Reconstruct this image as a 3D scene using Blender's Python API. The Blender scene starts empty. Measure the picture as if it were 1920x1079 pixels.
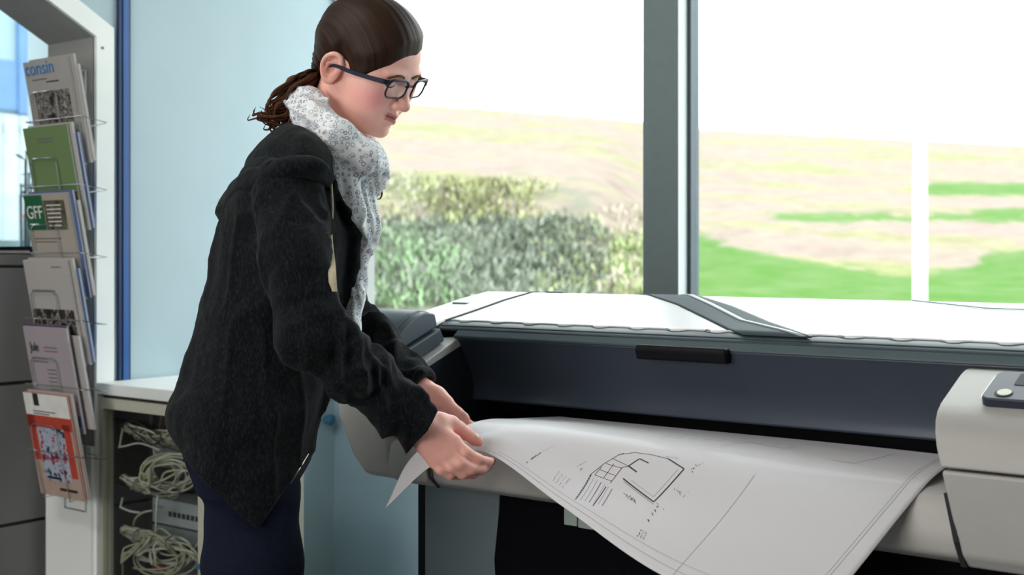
import bpy, bmesh, math, random
import numpy as np
from mathutils import Vector, Matrix, Euler

random.seed(7)
SC = bpy.context.scene
COL = SC.collection
R = math.radians

# ------------------------------------------------------------------ camera model
F = 2400.0
CX, HY = 960.0, 478.0
CAMH = 1.15
ALPHA = math.atan(0.7782)
CA, SA = math.cos(ALPHA), math.sin(ALPHA)
RIGHT = np.array([CA, SA, 0.0]); FWD = np.array([-SA, CA, 0.0]); CAM = np.array([0.0, 0.0, CAMH])

def ray(px, py):
    return FWD + RIGHT * ((px - CX) / F) + np.array([0, 0, (HY - py) / F])
def atz(px, py, z): return CAM + ray(px, py) * z
def onY(px, py, Y):
    d = ray(px, py); return CAM + d * (Y / d[1])
def onX(px, py, X):
    d = ray(px, py); return CAM + d * (X / d[0])
def onZ(px, py, Z):
    d = ray(px, py); return CAM + d * ((Z - CAMH) / d[2])
def proj(P):
    P = np.asarray(P, float) - CAM
    z = P @ FWD
    return np.stack([CX + F * (P @ RIGHT) / z, HY - F * P[..., 2] / z], -1)

# ------------------------------------------------------------------ materials
def S(r, g, b):
    def f(c):
        c /= 255.0
        return c / 12.92 if c <= 0.04045 else ((c + 0.055) / 1.055) ** 2.4
    return (f(r), f(g), f(b))

def newmat(name):
    m = bpy.data.materials.new(name); m.use_nodes = True
    nt = m.node_tree
    for n in list(nt.nodes): nt.nodes.remove(n)
    out = nt.nodes.new('ShaderNodeOutputMaterial')
    return m, nt, out

def N(nt, typ, **kw):
    n = nt.nodes.new(typ)
    for k, v in kw.items(): setattr(n, k, v)
    return n

def setin(n, **kw):
    for k, v in kw.items():
        n.inputs[k.replace('_', ' ')].default_value = v

def pm(name, col, rough=0.5, var=0.08, scale=25.0, bump=0.0, bscale=200.0, metal=0.0, spec=0.5, coat=0.0, coords='Object', stretch=None, sheen=0.0, sss=0.0):
    """principled material with noise variation of its colour and an optional fine bump"""
    m, nt, out = newmat(name)
    p = N(nt, 'ShaderNodeBsdfPrincipled')
    nt.links.new(p.outputs[0], out.inputs[0])
    tc = N(nt, 'ShaderNodeTexCoord')
    src = tc.outputs[coords]
    if stretch:
        mp = N(nt, 'ShaderNodeMapping'); mp.inputs['Scale'].default_value = stretch
        nt.links.new(src, mp.inputs[0]); src = mp.outputs[0]
    nz = N(nt, 'ShaderNodeTexNoise'); nz.inputs['Scale'].default_value = scale; nz.inputs['Detail'].default_value = 3
    nt.links.new(src, nz.inputs['Vector'])
    cr = N(nt, 'ShaderNodeValToRGB')
    a = [max(0, c * (1 - var)) for c in col]; b = [min(1, c * (1 + var)) for c in col]
    cr.color_ramp.elements[0].position = 0.3; cr.color_ramp.elements[1].position = 0.7
    cr.color_ramp.elements[0].color = (*a, 1); cr.color_ramp.elements[1].color = (*b, 1)
    nt.links.new(nz.outputs[0], cr.inputs[0]); nt.links.new(cr.outputs[0], p.inputs['Base Color'])
    setin(p, Roughness=rough, Metallic=metal)
    p.inputs['Specular IOR Level'].default_value = spec
    p.inputs['Coat Weight'].default_value = coat
    p.inputs['Sheen Weight'].default_value = sheen
    if bump > 0:
        n2 = N(nt, 'ShaderNodeTexNoise'); n2.inputs['Scale'].default_value = bscale; n2.inputs['Detail'].default_value = 2
        nt.links.new(src, n2.inputs['Vector'])
        bp = N(nt, 'ShaderNodeBump'); bp.inputs['Strength'].default_value = bump; bp.inputs['Distance'].default_value = 0.002
        nt.links.new(n2.outputs[0], bp.inputs['Height']); nt.links.new(bp.outputs[0], p.inputs['Normal'])
    return m

def glassmat(name, tint=(0.97, 0.99, 0.98), gloss=0.06, rough=0.0):
    m, nt, out = newmat(name)
    t = N(nt, 'ShaderNodeBsdfTransparent'); t.inputs[0].default_value = (*tint, 1)
    g = N(nt, 'ShaderNodeBsdfGlossy'); g.inputs['Roughness'].default_value = rough
    lw = N(nt, 'ShaderNodeLayerWeight'); lw.inputs[0].default_value = 0.25
    mu = N(nt, 'ShaderNodeMath', operation='MULTIPLY'); mu.inputs[1].default_value = gloss * 4
    nt.links.new(lw.outputs['Fresnel'], mu.inputs[0])
    mx = N(nt, 'ShaderNodeMixShader')
    nt.links.new(mu.outputs[0], mx.inputs[0]); nt.links.new(t.outputs[0], mx.inputs[1]); nt.links.new(g.outputs[0], mx.inputs[2])
    nt.links.new(mx.outputs[0], out.inputs[0])
    return m

# ------------------------------------------------------------------ objects
def tag(o, label=None, cat=None, group=None, kind=None):
    if label: o['label'] = label
    if cat: o['category'] = cat
    if group: o['group'] = group
    if kind: o['kind'] = kind
    return o

def empty(name, loc=(0, 0, 0), rot=(0, 0, 0), label=None, cat=None, group=None):
    o = bpy.data.objects.new(name, None); COL.objects.link(o)
    o.empty_display_size = 0.05
    o.location = Vector([float(v) for v in loc]); o.rotation_euler = rot
    bpy.context.view_layer.update()
    return tag(o, label, cat, group)

def link(name, me, mat, parent=None, world=True):
    """link a mesh given in WORLD coordinates (world=True) or in the parent's local coordinates"""
    o = bpy.data.objects.new(name, me); COL.objects.link(o)
    if mat: 
        for m in (mat if isinstance(mat, (list, tuple)) else [mat]): me.materials.append(m)
    if parent:
        o.parent = parent
        if world:
            mw = Matrix.LocRotScale(parent.location, parent.rotation_euler, (1, 1, 1))
            q = parent.parent
            while q:
                mw = Matrix.LocRotScale(q.location, q.rotation_euler, (1, 1, 1)) @ mw; q = q.parent
            me.transform(mw.inverted())
    return o

def bevel(o, w, seg=3):
    md = o.modifiers.new('bevel', 'BEVEL'); md.width = w; md.segments = seg; md.limit_method = 'ANGLE'; md.angle_limit = R(28); md.harden_normals = True
    return o

class MB:
    """collects shapes into one mesh"""
    def __init__(s): s.v = []; s.f = []; s.mi = []
    def add(s, vs, fs, mi=0):
        b = len(s.v); s.v.extend([tuple(float(c) for c in v) for v in vs]); s.f.extend([tuple(b + i for i in f) for f in fs]); s.mi.extend([mi] * len(fs)); return s
    def box(s, lo, hi, mi=0):
        x0, y0, z0 = lo; x1, y1, z1 = hi
        return s.add([(x0, y0, z0), (x1, y0, z0), (x1, y1, z0), (x0, y1, z0), (x0, y0, z1), (x1, y0, z1), (x1, y1, z1), (x0, y1, z1)],
                     [(0, 3, 2, 1), (4, 5, 6, 7), (0, 1, 5, 4), (1, 2, 6, 5), (2, 3, 7, 6), (3, 0, 4, 7)], mi)
    def prism(s, prof, axis, a0, a1, shear=None, mi=0):
        """prof: 2D points in the two other axes (cyclic order); extruded along axis from a0 to a1"""
        n = len(prof); vs = []
        for a in (a0, a1):
            for (p, q) in prof:
                aa = a(p, q) if callable(a) else a
                vs.append({'x': (aa, p, q), 'y': (p, aa, q), 'z': (p, q, aa)}[axis])
        fs = [tuple(range(n - 1, -1, -1)), tuple(range(n, 2 * n))] + [(i, (i + 1) % n, n + (i + 1) % n, n + i) for i in range(n)]
        return s.add(vs, fs, mi)
    def tube(s, pts, r, n=8, cap=True, mi=0):
        P = [Vector([float(c) for c in p]) for p in pts]
        rs = r if hasattr(r, '__len__') else [r] * len(P)
        t0 = (P[1] - P[0]).normalized()
        up = Vector((0, 0, 1)) if abs(t0.z) < 0.9 else Vector((1, 0, 0))
        nx = t0.cross(up).normalized(); vs = []
        for i, p in enumerate(P):
            t = (P[min(i + 1, len(P) - 1)] - P[max(i - 1, 0)]).normalized()
            nx = (nx - t * nx.dot(t)).normalized(); ny = t.cross(nx)
            for k in range(n):
                a = 2 * math.pi * k / n
                vs.append(p + (nx * math.cos(a) + ny * math.sin(a)) * rs[i])
        fs = []
        for i in range(len(P) - 1):
            for k in range(n):
                fs.append((i * n + k, i * n + (k + 1) % n, (i + 1) * n + (k + 1) % n, (i + 1) * n + k))
        if cap: fs += [tuple(range(n - 1, -1, -1)), tuple((len(P) - 1) * n + k for k in range(n))]
        return s.add(vs, fs, mi)
    def grid(s, G, mi=0):
        h, w = len(G), len(G[0])
        return s.add([p for row in G for p in row], [(i * w + j, i * w + j + 1, (i + 1) * w + j + 1, (i + 1) * w + j) for i in range(h - 1) for j in range(w - 1)], mi)
    def lathe(s, prof, c, n=24, mi=0):
        """prof: (radius, height) pairs, turned about a vertical axis through c"""
        vs = []; m = len(prof)
        for k in range(n):
            a = 2 * math.pi * k / n
            for (r, h) in prof: vs.append((c[0] + r * math.cos(a), c[1] + r * math.sin(a), c[2] + h))
        fs = [(k * m + i, ((k + 1) % n) * m + i, ((k + 1) % n) * m + i + 1, k * m + i + 1) for k in range(n) for i in range(m - 1)]
        return s.add(vs, fs, mi)
    def build(s, name, mat, parent=None, smooth=True, angle=35, world=True, bev=0, seg=3, fix=True):
        me = bpy.data.meshes.new(name); me.from_pydata(s.v, [], s.f)
        for i, p in enumerate(me.polygons): p.material_index = s.mi[i]
        if fix:
            bm = bmesh.new(); bm.from_mesh(me); bmesh.ops.recalc_face_normals(bm, faces=bm.faces); bm.to_mesh(me); bm.free()
        me.update()
        if smooth:
            me.polygons.foreach_set('use_smooth', [True] * len(me.polygons))
            me.set_sharp_from_angle(angle=R(angle))
        o = link(name, me, mat, parent, world)
        if bev: bevel(o, bev, seg)
        return o

def struct(o, name=None):
    o['kind'] = 'structure'; return o

def spline(pts, n=8):
    """Catmull-Rom through points"""
    P = [np.asarray(p, float) for p in pts]; out = []
    for i in range(len(P) - 1):
        p0 = P[max(i - 1, 0)]; p1 = P[i]; p2 = P[i + 1]; p3 = P[min(i + 2, len(P) - 1)]
        for k in range(n):
            t = k / n
            out.append(0.5 * ((2 * p1) + (-p0 + p2) * t + (2 * p0 - 5 * p1 + 4 * p2 - p3) * t * t + (-p0 + 3 * p1 - 3 * p2 + p3) * t ** 3))
    out.append(P[-1]); return out

def rrect(cx, cy, w, h, r, n=5):
    out = []
    for (sx, sy, a0) in ((1, 1, 0), (-1, 1, 90), (-1, -1, 180), (1, -1, 270)):
        for k in range(n + 1):
            a = R(a0 + 90 * k / n)
            out.append((cx + sx * (w / 2 - r) + r * math.cos(a), cy + sy * (h / 2 - r) + r * math.sin(a)))
    return out

def text_mesh(body, size):
    cu = bpy.data.curves.new('txt', 'FONT'); cu.body = body; cu.size = size; cu.extrude = 0.0004
    o = bpy.data.objects.new('txt', cu); COL.objects.link(o)
    dg = bpy.context.evaluated_depsgraph_get(); dg.update()
    me = bpy.data.meshes.new_from_object(o.evaluated_get(dg))
    bpy.data.objects.remove(o); bpy.data.curves.remove(cu)
    return me

# ------------------------------------------------------------------ distance fields -> mesh
def vnoise(P, freq, seed=0):
    Q = np.asarray(P, np.float32) * freq + 100.0 + seed * 17.3
    I = np.floor(Q).astype(np.int64); f = (Q - I).astype(np.float32); f = f * f * (3 - 2 * f)
    def h(i, j, k):
        n = (i * 73856093) ^ (j * 19349663) ^ (k * 83492791) ^ (seed * 2654435)
        n = (n ^ (n >> 13)) * 1274126177 & 0x7fffffff
        return ((n >> 7) & 0xffff).astype(np.float32) / 65535.0
    x, y, z = I[..., 0], I[..., 1], I[..., 2]; r = 0
    for a in (0, 1):
        wa = f[..., 0] if a else 1 - f[..., 0]
        for b in (0, 1):
            wb = f[..., 1] if b else 1 - f[..., 1]
            for c in (0, 1):
                wc = f[..., 2] if c else 1 - f[..., 2]
                r = r + wa * wb * wc * h(x + a, y + b, z + c)
    return r * 2 - 1

class SDF:
    def __init__(s): s.ops = []; s.post = None
    def _put(s, f, c, r, mode, k): s.ops.append((f, np.asarray(c, np.float32), r, mode, k)); return s
    def cap(s, a, b, ra, rb=None, k=0.01, mode='u'):
        a = np.asarray(a, np.float32); b = np.asarray(b, np.float32); rb = ra if rb is None else rb
        ab = b - a; L2 = float(ab @ ab) + 1e-12
        def f(P):
            t = np.clip(((P - a) @ ab) / L2, 0, 1)
            return np.linalg.norm(P - a - t[:, None] * ab, axis=1) - (ra + (rb - ra) * t)
        return s._put(f, (a + b) / 2, math.sqrt(L2) / 2 + max(ra, rb), mode, k)
    def chain(s, pts, rs, k=0.01, kj=None, mode='u'):
        rs = rs if hasattr(rs, '__len__') else [rs] * len(pts)
        for i in range(len(pts) - 1): s.cap(pts[i], pts[i + 1], rs[i], rs[i + 1], k, mode)
        return s
    def ell(s, c, r, k=0.01, M=None, mode='u'):
        """ellipsoid with radii r; M: 3x3 whose rows are its axes"""
        c = np.asarray(c, np.float32); r = np.asarray(r, np.float32); M = None if M is None else np.asarray(M, np.float32)
        def f(P):
            q = P - c
            if M is not None: q = q @ M.T
            k0 = np.linalg.norm(q / r, axis=1); k1 = np.linalg.norm(q / (r * r), axis=1) + 1e-9
            return k0 * (k0 - 1) / k1
        return s._put(f, c, float(r.max()), mode, k)
    def eval(s, P, pad=0.05):
        D = np.full(len(P), 9.0, np.float32)
        for f, c, r, mode, k in s.ops:
            if pad is None: m = slice(None); q = P
            else:
                m = np.nonzero(((P - c) ** 2).sum(1) < (r + pad) ** 2)[0]
                if len(m) == 0: continue
                q = P[m]
            d = f(q); o = D[m]
            if mode == 'u':
                h = np.maximum(k - np.abs(o - d), 0) / max(k, 1e-6); D[m] = np.minimum(o, d) - h * h * k * 0.25
            elif mode == 's':
                d = -d; h = np.maximum(k - np.abs(o - d), 0) / max(k, 1e-6); D[m] = np.maximum(o, d) + h * h * k * 0.25
        if s.post is not None: D = s.post(P, D)
        return D

def mesh_sdf(field, lo, hi, h, B=8, slack=0.012):
    """sparse surface nets over the box lo..hi at cell size h; field(P, pad)"""
    lo = np.asarray(lo, float); hi = np.asarray(hi, float)
    nb = np.ceil((hi - lo) / (h * B)).astype(int)
    gx, gy, gz = np.meshgrid(*[np.arange(n) for n in nb], indexing='ij')
    blocks = np.stack([gx.ravel(), gy.ravel(), gz.ravel()], 1)
    cen = (lo + (blocks + 0.5) * h * B).astype(np.float32)
    d = np.concatenate([field(cen[i:i + 200000], None) for i in range(0, len(cen), 200000)])
    act = blocks[np.abs(d) < h * B * 0.87 + slack]
    NC = nb * B + 2
    l = np.arange(B + 1); lx, ly, lz = np.meshgrid(l, l, l, indexing='ij'); loc = np.stack([lx, ly, lz], -1).reshape(-1, 3)
    keys = []; verts = []; quads = []
    def key(c): return (c[..., 0] * NC[1] + c[..., 1]) * NC[2] + c[..., 2]
    E = [((0,0,0),(1,0,0)),((0,1,0),(1,1,0)),((0,0,1),(1,0,1)),((0,1,1),(1,1,1)),((0,0,0),(0,1,0)),((1,0,0),(1,1,0)),((0,0,1),(0,1,1)),((1,0,1),(1,1,1)),((0,0,0),(0,0,1)),((1,0,0),(1,0,1)),((0,1,0),(0,1,1)),((1,1,0),(1,1,1))]
    CH = 800
    for s0 in range(0, len(act), CH):
        bl = act[s0:s0 + CH]
        gi = bl[:, None, :] * B + loc[None]
        P = (lo + gi * h).astype(np.float32).reshape(-1, 3)
        V = field(P, 0.05).reshape(len(bl), B + 1, B + 1, B + 1)
        base = bl[:, None, None, None, :] * B + np.stack(np.meshgrid(np.arange(B), np.arange(B), np.arange(B), indexing='ij'), -1)[None]
        cn = {}
        for a in (0, 1):
            for b in (0, 1):
                for c in (0, 1): cn[(a, b, c)] = V[:, a:a + B, b:b + B, c:c + B]
        neg = sum((cn[q] < 0).astype(np.int8) for q in cn)
        m = (neg > 0) & (neg < 8)
        if m.any():
            acc = np.zeros((int(m.sum()), 3)); cnt = np.zeros(int(m.sum()))
            for (p, q) in E:
                a = cn[p][m]; b = cn[q][m]; x = (a < 0) != (b < 0)
                t = np.where(x, a / np.where(x, a - b, 1), 0)
                pt = np.array(p, float) + t[:, None] * (np.array(q, float) - np.array(p, float))
                acc += np.where(x[:, None], pt, 0); cnt += x
            cell = base[m]
            verts.append(lo + (cell + acc / cnt[:, None]) * h); keys.append(key(cell))
        v0 = V[:, :B, :B, :B]
        for ax, v1 in ((0, V[:, 1:, :B, :B]), (1, V[:, :B, 1:, :B]), (2, V[:, :B, :B, 1:])):
            x = (v0 < 0) != (v1 < 0)
            if not x.any(): continue
            c = base[x]; fl = (v0[x] < 0)
            u = np.zeros(3, int); w = np.zeros(3, int); u[(ax + 1) % 3] = 1; w[(ax + 2) % 3] = 1
            q = np.stack([key(c - u - w), key(c - w), key(c), key(c - u)], 1)
            q[~fl] = q[~fl][:, ::-1]
            quads.append(q)
    K = np.concatenate(keys); Vv = np.concatenate(verts); Q = np.concatenate(quads)
    o = np.argsort(K); K = K[o]; Vv = Vv[o]
    ix = np.clip(np.searchsorted(K, Q), 0, len(K) - 1)
    ok = (K[ix] == Q).all(1)
    return Vv, ix[ok]

def keep_main(V, Q, nmin=400):
    """drop specks: islands with few vertices"""
    par = np.arange(len(V))
    e = np.concatenate([Q[:, [0, 1]], Q[:, [1, 2]], Q[:, [2, 3]]])
    while True:
        a = par[e[:, 0]]; b = par[e[:, 1]]; m = np.minimum(a, b)
        np.minimum.at(par, e[:, 0], m); np.minimum.at(par, e[:, 1], m)
        p2 = par[par]
        if (p2 == par).all() and (a == b).all(): break
        par = p2
    ids, inv, c = np.unique(par, return_inverse=True, return_counts=True)
    keepv = c[inv] >= nmin
    q = Q[keepv[Q[:, 0]]]
    mp = np.cumsum(keepv) - 1
    return V[keepv], mp[q]

def relax(V, Q, it=2, lam=.5):
    E = np.concatenate([Q[:, [0, 1]], Q[:, [1, 2]], Q[:, [2, 3]], Q[:, [3, 0]]]); E = np.unique(np.sort(E, 1), axis=0)
    deg = np.bincount(E.ravel(), minlength=len(V)).astype(float)[:, None]
    for _ in range(it):
        A = np.zeros_like(V)
        for c in range(3): A[:, c] = np.bincount(E[:, 0], V[E[:, 1], c], len(V)) + np.bincount(E[:, 1], V[E[:, 0], c], len(V))
        V = V + lam * (A / np.maximum(deg, 1) - V)
    return V

def np_mesh(name, V, Q, mat, parent=None, world=False, colors=None, attrs=None):
    me = bpy.data.meshes.new(name)
    n = len(Q)
    me.vertices.add(len(V)); me.vertices.foreach_set('co', np.asarray(V, np.float32).ravel())
    me.loops.add(n * 4); me.loops.foreach_set('vertex_index', np.asarray(Q, np.int32).ravel())
    me.polygons.add(n); me.polygons.foreach_set('loop_start', np.arange(0, n * 4, 4, dtype=np.int32))
    me.update(calc_edges=True); me.validate()
    me.polygons.foreach_set('use_smooth', np.ones(len(me.polygons), bool))
    if colors is not None:
        at = me.color_attributes.new('tone', 'FLOAT_COLOR', 'POINT')
        at.data.foreach_set('color', np.concatenate([colors, np.ones((len(colors), 1))], 1).astype(np.float32).ravel())
    for k, v in (attrs or {}).items():
        at = me.attributes.new(k, 'FLOAT_VECTOR', 'POINT'); at.data.foreach_set('vector', np.asarray(v, np.float32).ravel())
    return link(name, me, mat, parent, world)
# ================================================================== SETTING
M_wall = pm('wall_paint_pale', (0.429, 0.558, 0.612), 0.45, 0.02, 6, 0.05, 300)
M_white = pm('white_lacquer', (0.90, 0.92, 0.90), 0.4, 0.02, 8)
M_greywall = pm('grey_plaster', (0.30, 0.30, 0.29), 0.7, 0.04, 9, 0.05, 200)
M_lowwall = pm('spandrel_paint', (.33, .455, .53), 0.5, 0.03, 5)
M_floor = pm('floor_vinyl', (0.16, 0.16, 0.165), 0.5, 0.15, 4)
M_ceil = pm('ceiling_paint', (0.42, 0.42, 0.41), 0.8, 0.02, 5)
M_blue = pm('blue_profile', S(38, 92, 160), 0.35, 0.05, 10)
M_bluedark = pm('blue_profile_groove', S(22, 48, 90), 0.4, 0.05, 10)
M_post = pm('grey_powder_coat', (0.211, 0.261, 0.261), 0.5, 0.03, 30)
M_frame = pm('anthracite_frame', (0.088, 0.120, 0.144), 0.4, 0.05, 30)
M_strip = pm('white_gasket', (0.75, 0.82, 0.80), 0.4, 0.02, 10)
M_glass = glassmat('window_glass')

XL, YW = -3.08, 2.99         # inner faces of the side wall and of the window wall
XR, YB, ZC = 2.6, -2.4, 2.8  # the rest of the room
XF = -4.9                    # far wall of the next room

struct(MB().box((XF - .2, YB - .2, -.15), (XR + .2, YW + .2, 0)).build('floor', M_floor))
struct(MB().box((XF - .2, YB - .2, ZC), (XR + .2, YW + .2, ZC + .15)).build('ceiling', M_ceil))
struct(MB().box((XR, YB, 0), (XR + .2, YW + .2, ZC)).build('wall_right', M_ceil))
struct(MB().box((XF - .2, YB - .2, 0), (XR + .2, YB, ZC)).build('wall_back', M_ceil))

# side wall with the opening: polygon in (Y, z), thickness from X=-3.305 to XL
o0, o1 = 0.55, 2.08
op = [(o0, 0), (o0, 1.74), (o0 + .62, 2.05), (o1 - .62, 2.08), (o1, 1.752), (o1, 0)]
wallpoly_a = [(YB, 0), (o0, 0), (o0, 1.74), (o0 + .62, 2.05), (o0 + .62, ZC), (YB, ZC)]
wallpoly_b = [(o0 + .62, 2.05), (o1 - .62, 2.08), (o1 - .62, ZC), (o0 + .62, ZC)]
wallpoly_c = [(o1 - .62, 2.08), (o1, 1.752), (o1, 0), (YW + .2, 0), (YW + .2, ZC), (o1 - .62, ZC)]
w = MB()
for pl in (wallpoly_a, wallpoly_b, wallpoly_c): w.prism(pl, 'x', -3.305, XL - .002)
struct(w.build('wall_left', M_greywall, smooth=False))
# painted facing panel of that wall, from the blue profile to the corner
struct(MB().box((XL - .002, 2.19, 0), (XL + .004, YW, ZC)).build('wall_left_panel', M_wall, smooth=False))
w = MB()
for pl in (wallpoly_a, wallpoly_b, wallpoly_c[:3] + [(2.152, 0), (2.152, ZC), (o1 - .62, ZC)]): w.prism(pl, 'x', XL - .002, XL)
struct(w.build('trim_1', M_wall, smooth=False))
t = MB(); t.box((XL, 2.152, 0.0), (XL + .012, 2.164, ZC), 1); t.box((XL, 2.164, 0.0), (XL + .016, 2.182, ZC), 0); t.box((XL, 2.182, 0), (XL + .012, 2.19, ZC), 1)
struct(t.build('trim_2', [M_blue, M_bluedark], smooth=False))
# white frame around the opening (face trim), mitred
t = MB(); tw = .056
outer = [(o1 + tw, 0), (o1 + tw, 1.752 + .03), (o1 - .62 + .02, 2.08 + .068), (o0 + .62 - .02, 2.05 + .068), (o0 - tw, 1.77), (o0 - tw, 0)]
inner = [(o1, 0), (o1, 1.752), (o1 - .62, 2.08), (o0 + .62, 2.05), (o0, 1.74), (o0, 0)]
for i in range(5):
    t.prism([outer[i], outer[i + 1], inner[i + 1], inner[i]], 'x', XL - .004, XL + .012)
t.build('trim_3', M_white, smooth=False)['kind'] = 'structure'
# lower, lighter lining of the jamb below the magazine rack
struct(MB().box((-3.30, 2.070, 0), (XL + .0, 2.0805, 0.62)).build('trim_4', M_white, smooth=False))
# small black screw caps
k = MB(); c = onX(192, 90, XL + .012); k.tube([c, c + np.array([.002, 0, 0])], .004, 10)
struct(k.build('trim_5', M_frame))
k = MB(); c = onY(151, 130, 2.079); k.tube([c, c + np.array([0, -.004, 0])], .008, 12)
struct(k.build('trim_6', M_frame))

# window wall: spandrel, header, post, frames
SILL = 0.80; WT = 2.72
w = MB(); w.box((XL - .2, YW, 0), (XR, YW + .2, SILL)); w.box((XL - .2, YW, WT), (XR, YW + .2, ZC)); w.box((1.6, YW, SILL), (XR, YW + .2, WT))
struct(w.build('wall_window', M_lowwall, smooth=False))
xa = onY(1205, 300, 2.94)[0]; xb = onY(1272, 300, 2.94)[0]; xd = onY(1310, 300, 3.03)[0]; YF = 2.985
struct(MB().box((xa, 2.94, 0), (xb - .003, 3.03, ZC)).build('trim_7', M_post, bev=.003))
struct(MB().box((xb - .0028, 2.941, SILL), (xb, 3.03, WT)).build('trim_8', M_strip, smooth=False))
def window(n, x0, x1, fr):
    m = MB()
    y1 = 3.03
    f = fr
    y0 = YF + .002
    m.box((x0, y0, SILL), (x0 + f[0], y1, WT)); m.box((x1 - f[1], y0, SILL), (x1, y1, WT))
    m.box((x0 + f[0], y0, SILL), (x1 - f[1], y1, SILL + .05)); m.box((x0 + f[0], y0, WT - .06), (x1 - f[1], y1, WT))
    g = struct(MB().box((x0 + f[0], 3.012, SILL + .05), (x1 - f[1], 3.018, WT - .06)).build('window_%d' % n, M_glass, smooth=False))
    m.build('window_frame', f[2], g, bev=.003)
    return g
window(1, XL + .01, xa - .002, (.015, .004, M_strip))
wf = MB().box((xb + .0005, YF, SILL), (xb + .004, 3.03, WT)); wf.box((xb + .004, YF + .010, SILL), (xb + .0055, 3.03, WT)); wf.box((xb + .0055, YF + .002, SILL), (xd, 3.03, WT))
struct(wf.build('trim_9', M_frame, bev=.001))
window(2, xd + .0006, .35, (.0004, .05, M_frame))
struct(MB().box((.351, YW - .03, SILL), (.47, YW + .15, WT)).build('trim_10', M_post, smooth=False))
window(3, .471, 1.6, (.05, .05, M_frame))
struct(MB().box((XL + .01, YW - .05, SILL - .03), (xa - .003, YW + .01, SILL)).build('windowsill_1', M_white, bev=.004))
struct(MB().box((xd + .002, YW - .05, SILL - .03), (1.6, YW + .01, SILL)).build('windowsill_2', M_white, bev=.004))

# next room: far wall with a window
wz0, wz1 = 1.16, 2.62
wy0, wy1 = 1.9, 3.12
w = MB(); w.box((XF - .2, YB, 0), (XF, wy0, ZC)); w.box((XF - .2, wy1, 0), (XF, YW + .2, ZC)); w.box((XF - .2, wy0, 0), (XF, wy1, wz0)); w.box((XF - .2, wy0, wz1), (XF, wy1, ZC))
struct(w.build('wall_far', M_wall, smooth=False))
struct(MB().box((XF, YW, 0), (XL - .226, YW + .2, ZC)).build('wall_far_side', M_wall, smooth=False))
g = struct(MB().box((XF - .1, wy0 + .05, wz0 + .05), (XF - .094, wy1 - .05, wz1 - .05)).build('window_4', M_glass, smooth=False))
m = MB()
m.box((XF - .13, wy0, wz0), (XF - .07, wy0 + .05, wz1)); m.box((XF - .13, wy1 - .05, wz0), (XF - .07, wy1, wz1)); m.box((XF - .13, wy0, wz0), (XF - .07, wy1, wz0 + .05)); m.box((XF - .13, wy0, wz1 - .05), (XF - .07, wy1, wz1))
m.build('window_frame', M_strip, g, smooth=False)

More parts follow.
